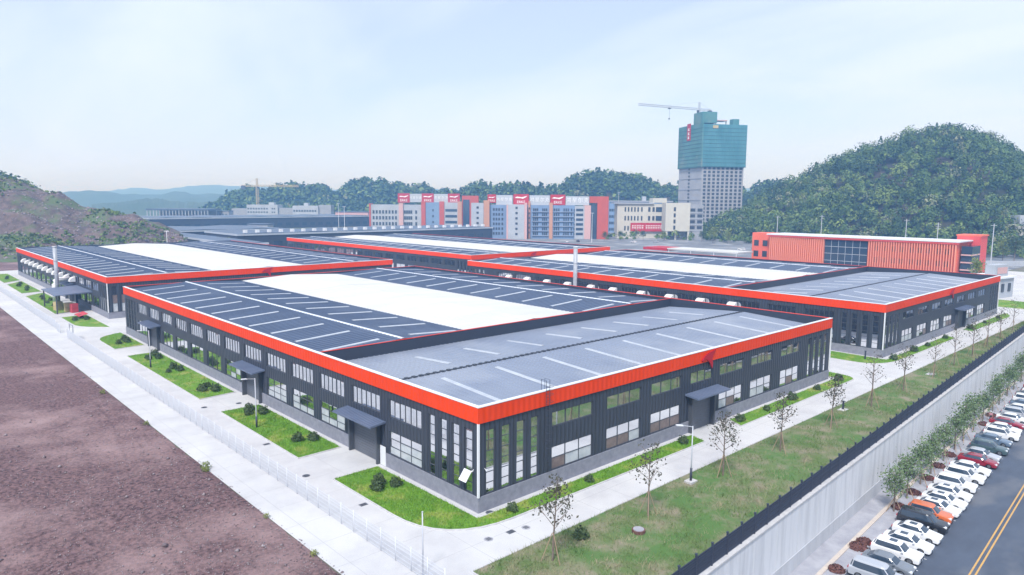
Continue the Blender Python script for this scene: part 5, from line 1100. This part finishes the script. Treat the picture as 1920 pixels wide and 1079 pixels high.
ED = [('pel', 'ch'), ('ch', 'sh'), ('sh', 'nk'), ('nk', 'hd'), ('sh', 'ls'), ('ls', 'le'), ('le', 'lw'), ('lw', 'lh'), ('sh', 'rs'), ('rs', 're'), ('re', 'rw'), ('rw', 'rh'), ('pel', 'lp'), ('lp', 'lk'), ('lk', 'la'), ('la', 'lt'), ('pel', 'rp'), ('rp', 'rk'), ('rk', 'ra'), ('ra', 'rt')]
def skinned(names, edges, grow, name, m, parent):
    me_ = bpy.data.meshes.new(name); ix = {q: i_ for i_, q in enumerate(names)}; me_.from_pydata([J[q] for q in names], [(ix[a], ix[b_]) for a, b_ in edges], []); o_ = bpy.data.objects.new(name, me_); COL.objects.link(o_)
    o_.modifiers.new('skin', 'SKIN'); o_.modifiers.new('smooth', 'SUBSURF').levels = 1
    for i_, q in enumerate(names): v_ = me_.skin_vertices[0].data[i_]; v_.radius = (RD[q]*grow, RD[q]*grow); v_.use_root = (i_ == 0)
    bpy.context.view_layer.update(); out_ = bpy.data.meshes.new_from_object(o_.evaluated_get(bpy.context.evaluated_depsgraph_get())); bpy.data.objects.remove(o_, do_unlink=True)
    out_.materials.clear(); out_.materials.append(MATS[m]); return place(name, out_, parent)
skinned(list(J), ED, 1.0, 'body', 'skin', pe)
mat('cloth_pink', (0.62, 0.30, 0.36), 0.85)
up = ['pel', 'ch', 'sh', 'ls', 'le', 'rs', 're']; skinned(up, [e_ for e_ in ED if e_[0] in up and e_[1] in up], 1.14, 'shirt', 'cloth_pink', pe)
lo2 = ['pel', 'lp', 'lk', 'la', 'rp', 'rk', 'ra']; skinned(lo2, [e_ for e_ in ED if e_[0] in lo2 and e_[1] in lo2], 1.12, 'trousers', 'cloth_dark', pe)
b = MB(); b.tube([(.02, 0, 1.66), (.02, 0, 1.74), (.02, 0, 1.78)], [.115, .105, .05], 12); b.prism([(.08, -.09), (.24, -.06), (.24, .06), (.08, .09)], 1.66, 1.68); b.build('cap', 'hood_white', pe)

# ================================================================ STREET FURNITURE
def street_lamp(loc, h, arm_dir, label, base=True):
    e = empty('street_lamp', label, 'street lamp', loc, 0, 'slim street lamps'); b = MB(); b.tube([(0, 0, 0), (0, 0, h*.5), (0, 0, h)], [.09, .075, .055], 8); b.build('pole', 'lamp_grey', e, True)
    b = MB(); b.tube([(0, 0, 0), (0, 0, 1.5)], .13, 8); b.build('base_sleeve', 'dark_metal', e, True)
    d = Vector((math.cos(arm_dir), math.sin(arm_dir), .12)); b = MB(); b.tube([(0, 0, h-.1), Vector((0, 0, h))+d*1.2], [.045, .035], 6); b.build('arm', 'lamp_grey', e)
    b = MB(); p = Vector((0, 0, h))+d*1.15; b.beam(p, p+d*.75, .3, .1); b.build('lamp_head', 'hood_white', e)
    if base: b = MB(); b.box(-.6, .6, -.45, .45, -.1, .12); b.build('footing', 'kerb_stone', e)
street_lamp((21.5, -9.5, .15), 6.1, R(150), 'slim street lamp on the grass strip in front of the nearest warehouse')
street_lamp((-5.4, 38.6, .09), 6.6, R(190), 'slim street lamp on the lawn before the second roller door', False)
street_lamp((-5.7, 83.2, .09), 6.6, R(190), 'slim street lamp on the long left lawn', False)
e = empty('camera_pole', 'thin pale pole standing at the mesh fence near the bottom edge', 'pole', (-10.55, -5.7, 0)); b = MB(); b.tube([(0, 0, 0), (0, 0, 5.3)], [.07, .05], 8); b.build('pole', 'lamp_grey', e, True); b = MB(); b.box(-.16, .16, -.16, .16, 0, .04); b.build('base_plate', 'lamp_grey', e); b = MB(); b.tube([(0, 0, 5.3), (0, 0, 5.36)], .07, 8); b.build('cap', 'lamp_grey', e)
# cars standing in the yard behind, seen small
for i, (u, d, pt_, kd, lab) in enumerate([(1065, 500, 'white', 'sedan', 'tiny white car before the dormitory pillars'), (1085, 505, 'black', 'suv', 'tiny black car before the dormitory end wall'), (1190, 500, 'white', 'van', 'tiny white van before the cream office'), (1232, 505, 'silver', 'sedan', 'tiny silver car right of the red banner'), (1395, 430, 'white', 'suv', 'tiny white car left of the red office wing'), (1420, 440, 'grey', 'sedan', 'tiny grey car behind the red office wing')]):
    g_ = ground_at(u, d, -.02); car(kd, pt_, g_, R(40+i*13), lab, 'cars in the far yard')
# weeds along the ragged edge of the earth field
wp = [bush_proto(70+q, 220, 'leaf_yellow') for q in range(2)]
for i, (x, y, s_) in enumerate([(-15.4, 28.6, .9), (-15.6, 27.9, .6), (-15.5, 12.5, .5), (-15.7, 49.5, .6), (-15.5, 3.0, .55), (-16.2, 70, .7)]):
    e = empty('weed', f'{ORD[i]} pale weed tuft at the earth edge of the left pavement', 'weed', (x, y, 0), i, 'weeds at the pavement edge'); e.scale = (s_,)*3; place('stem', wp[i % 2][0], e); place('foliage', wp[i % 2][1], e)
e = empty('bollard_light', 'short dark bollard light on a pale slab on the grass strip', 'bollard', (60.5, -9.4, .12)); b = MB(); b.tube([(0, 0, 0), (0, 0, 1.2)], .14, 10); b.build('bollard_post', 'dark_metal', e); b = MB(); b.tube([(0, 0, 1.2), (0, 0, 1.32)], .18, 10); b.build('bollard_cap', 'dark_metal', e); b = MB(); b.box(-.7, .7, -.5, .5, -.15, .08); b.build('footing', 'kerb_stone', e)
e = empty('bollard_light', 'dark bollard on the grass at the left corner of the right warehouse', 'bollard', (97.4, 1.6, .09)); b = MB(); b.tube([(0, 0, 0), (0, 0, 1.5)], .15, 10); b.build('bollard_post', 'dark_metal', e); b = MB(); b.tube([(0, 0, 1.5), (0, 0, 1.62)], .2, 10); b.build('bollard_cap', 'dark_metal', e)
e = empty('manhole_slab', 'white slab cover lying on the far grass strip', 'cover', (93, -11.0, .15)); b = MB(); b.box(-.8, .8, -.6, .6, 0, .16); b.build('slab', 'kerb_stone', e); b = MB(); b.tube([(0, 0, .16), (0, 0, .19)], .35, 12); b.build('lid', 'pale_paving', e)
e = empty('inspection_pit', 'round brick inspection pit with pale lid on the rough grass', 'pit', (8.1, -12.8, .12)); b = MB(); b.tube([(0, 0, -.1), (0, 0, .26)], .62, 14); b.build('pit_ring', 'planter_brown', e); b = MB(); b.tube([(0, 0, .26), (0, 0, .31)], .5, 14); b.build('lid', 'pale_paving', e)
MH = [(-2.7, -4.6, 'round manhole cover on the road just off the corner lawn'), (-.3, -4.9, 'dark grate between the two covers near the corner lawn'), (1.3, -5.2, 'round manhole cover nearest the rough grass at the corner'), (-7.2, 9.0, 'dark drain grate beside the corner lawn kerb'), (-7.2, 52.6, 'manhole cover before the second roller door'), (-2.7, 51.4, 'manhole cover on the ramp of the second roller door'), (-7.0, 31.9, 'drain grate beside the second lawn kerb'), (0.9, -0.62, 'dark round drain cover close to the plinth corner'), (50, -5.3, 'manhole cover on the road right of the front roller door'), (-8.0, 19.5, 'faint manhole cover before the nearest roller door')]
for i, (x, y, lab) in enumerate(MH):
    e = empty('manhole_cover', lab, 'manhole', (x, y, .002), 0, 'covers in the concrete road'); b = MB()
    if 'grate' in lab: b.box(-.4, .4, -.28, .28, 0, .02)
    else: b.tube([(0, 0, 0), (0, 0, .02)], .42, 20)
    b.build('cover_plate', 'pale_paving' if 'round manhole' in lab else 'door_metal', e)
    b = MB()
    for k in range(-2, 3): b.box(-.25, .25, k*.1-.025, k*.1+.025, .021, .032)
    b.build('cover_ribs', 'frame_dark', e)
# utility poles on the hill foot
for i, (u, vt, d, lab) in enumerate([(1460, 405, 420, 'left utility pole behind the red office roof'), (1543, 404, 420, 'second utility pole behind the red office'), (1703, 411, 400, 'third utility pole behind the red office'), (1763, 418, 390, 'white utility pole with cross arms behind the red office'), (1868, 420, 330, 'leaning tall pole right of the red office'), (1160, 360, 620, 'thin white mast left of the cream office')]):
    p = ground_at(u, d); z = at(u, vt, d).z; e = empty('utility_pole', lab, 'pole', p, 0, 'utility poles'); b = MB(); b.tube([(0, 0, 0), (.2 if i == 4 else 0, 0, z)], [.28, .17], 8); b.build('pole', 'lamp_grey', e)
    b = MB()
    for q in range(3 if i == 3 else 1): b.beam((-1.1, 1.0, z-.8-q*1.2), (1.1, -1.0, z-.8-q*1.2), .16)
    b.build('cross_arm', 'lamp_grey', e)
for i, (u, d, lab) in enumerate([(645, 470, 'tall thin light mast behind the long shed'), (634, 640, 'farther thin light mast left of the dormitories'), (309, 330, 'short white post on the cut bank of the mound'), (1111, 500, 'thin white lamp mast before the dormitory red wing')]):
    p = ground_at(u, d); z = [at(645, 388, 470).z, at(634, 382, 640).z, at(309, 434, 330).z, at(1111, 400, 500).z][i]; e = empty('light_mast', lab, 'mast', p, 0, 'light masts'); b = MB(); b.tube([(0, 0, 0), (0, 0, max(z, 6))], [.22, .12], 6); b.build('pole', 'white_metal', e); b = MB(); b.beam((-.9, .8, max(z, 6)), (.9, -.8, max(z, 6)), .22); b.build('lamp_bar', 'white_metal', e)

# ================================================================ HAZE
b = MB(); b.box(-6500, 8500, -3000, 11000, -9.0, 132)
hz = b.build('haze', 'concrete'); hz['kind'] = 'stuff'; hz['label'] = 'thin pale blue haze filling the valley air'
m = bpy.data.materials.new('haze'); m.use_nodes = True; m.node_tree.nodes.clear(); n_ = m.node_tree.nodes
o_ = n_.new('ShaderNodeOutputMaterial'); v_ = n_.new('ShaderNodeVolumePrincipled'); v_.inputs['Density'].default_value = 0.00047; v_.inputs['Color'].default_value = (0.27, 0.55, 1.0, 1); v_.inputs['Absorption Color'].default_value = (1, 1, 1, 1); v_.inputs['Anisotropy'].default_value = 0.25
m.node_tree.links.new(v_.outputs[0], o_.inputs['Volume']); hz.data.materials.clear(); hz.data.materials.append(m)
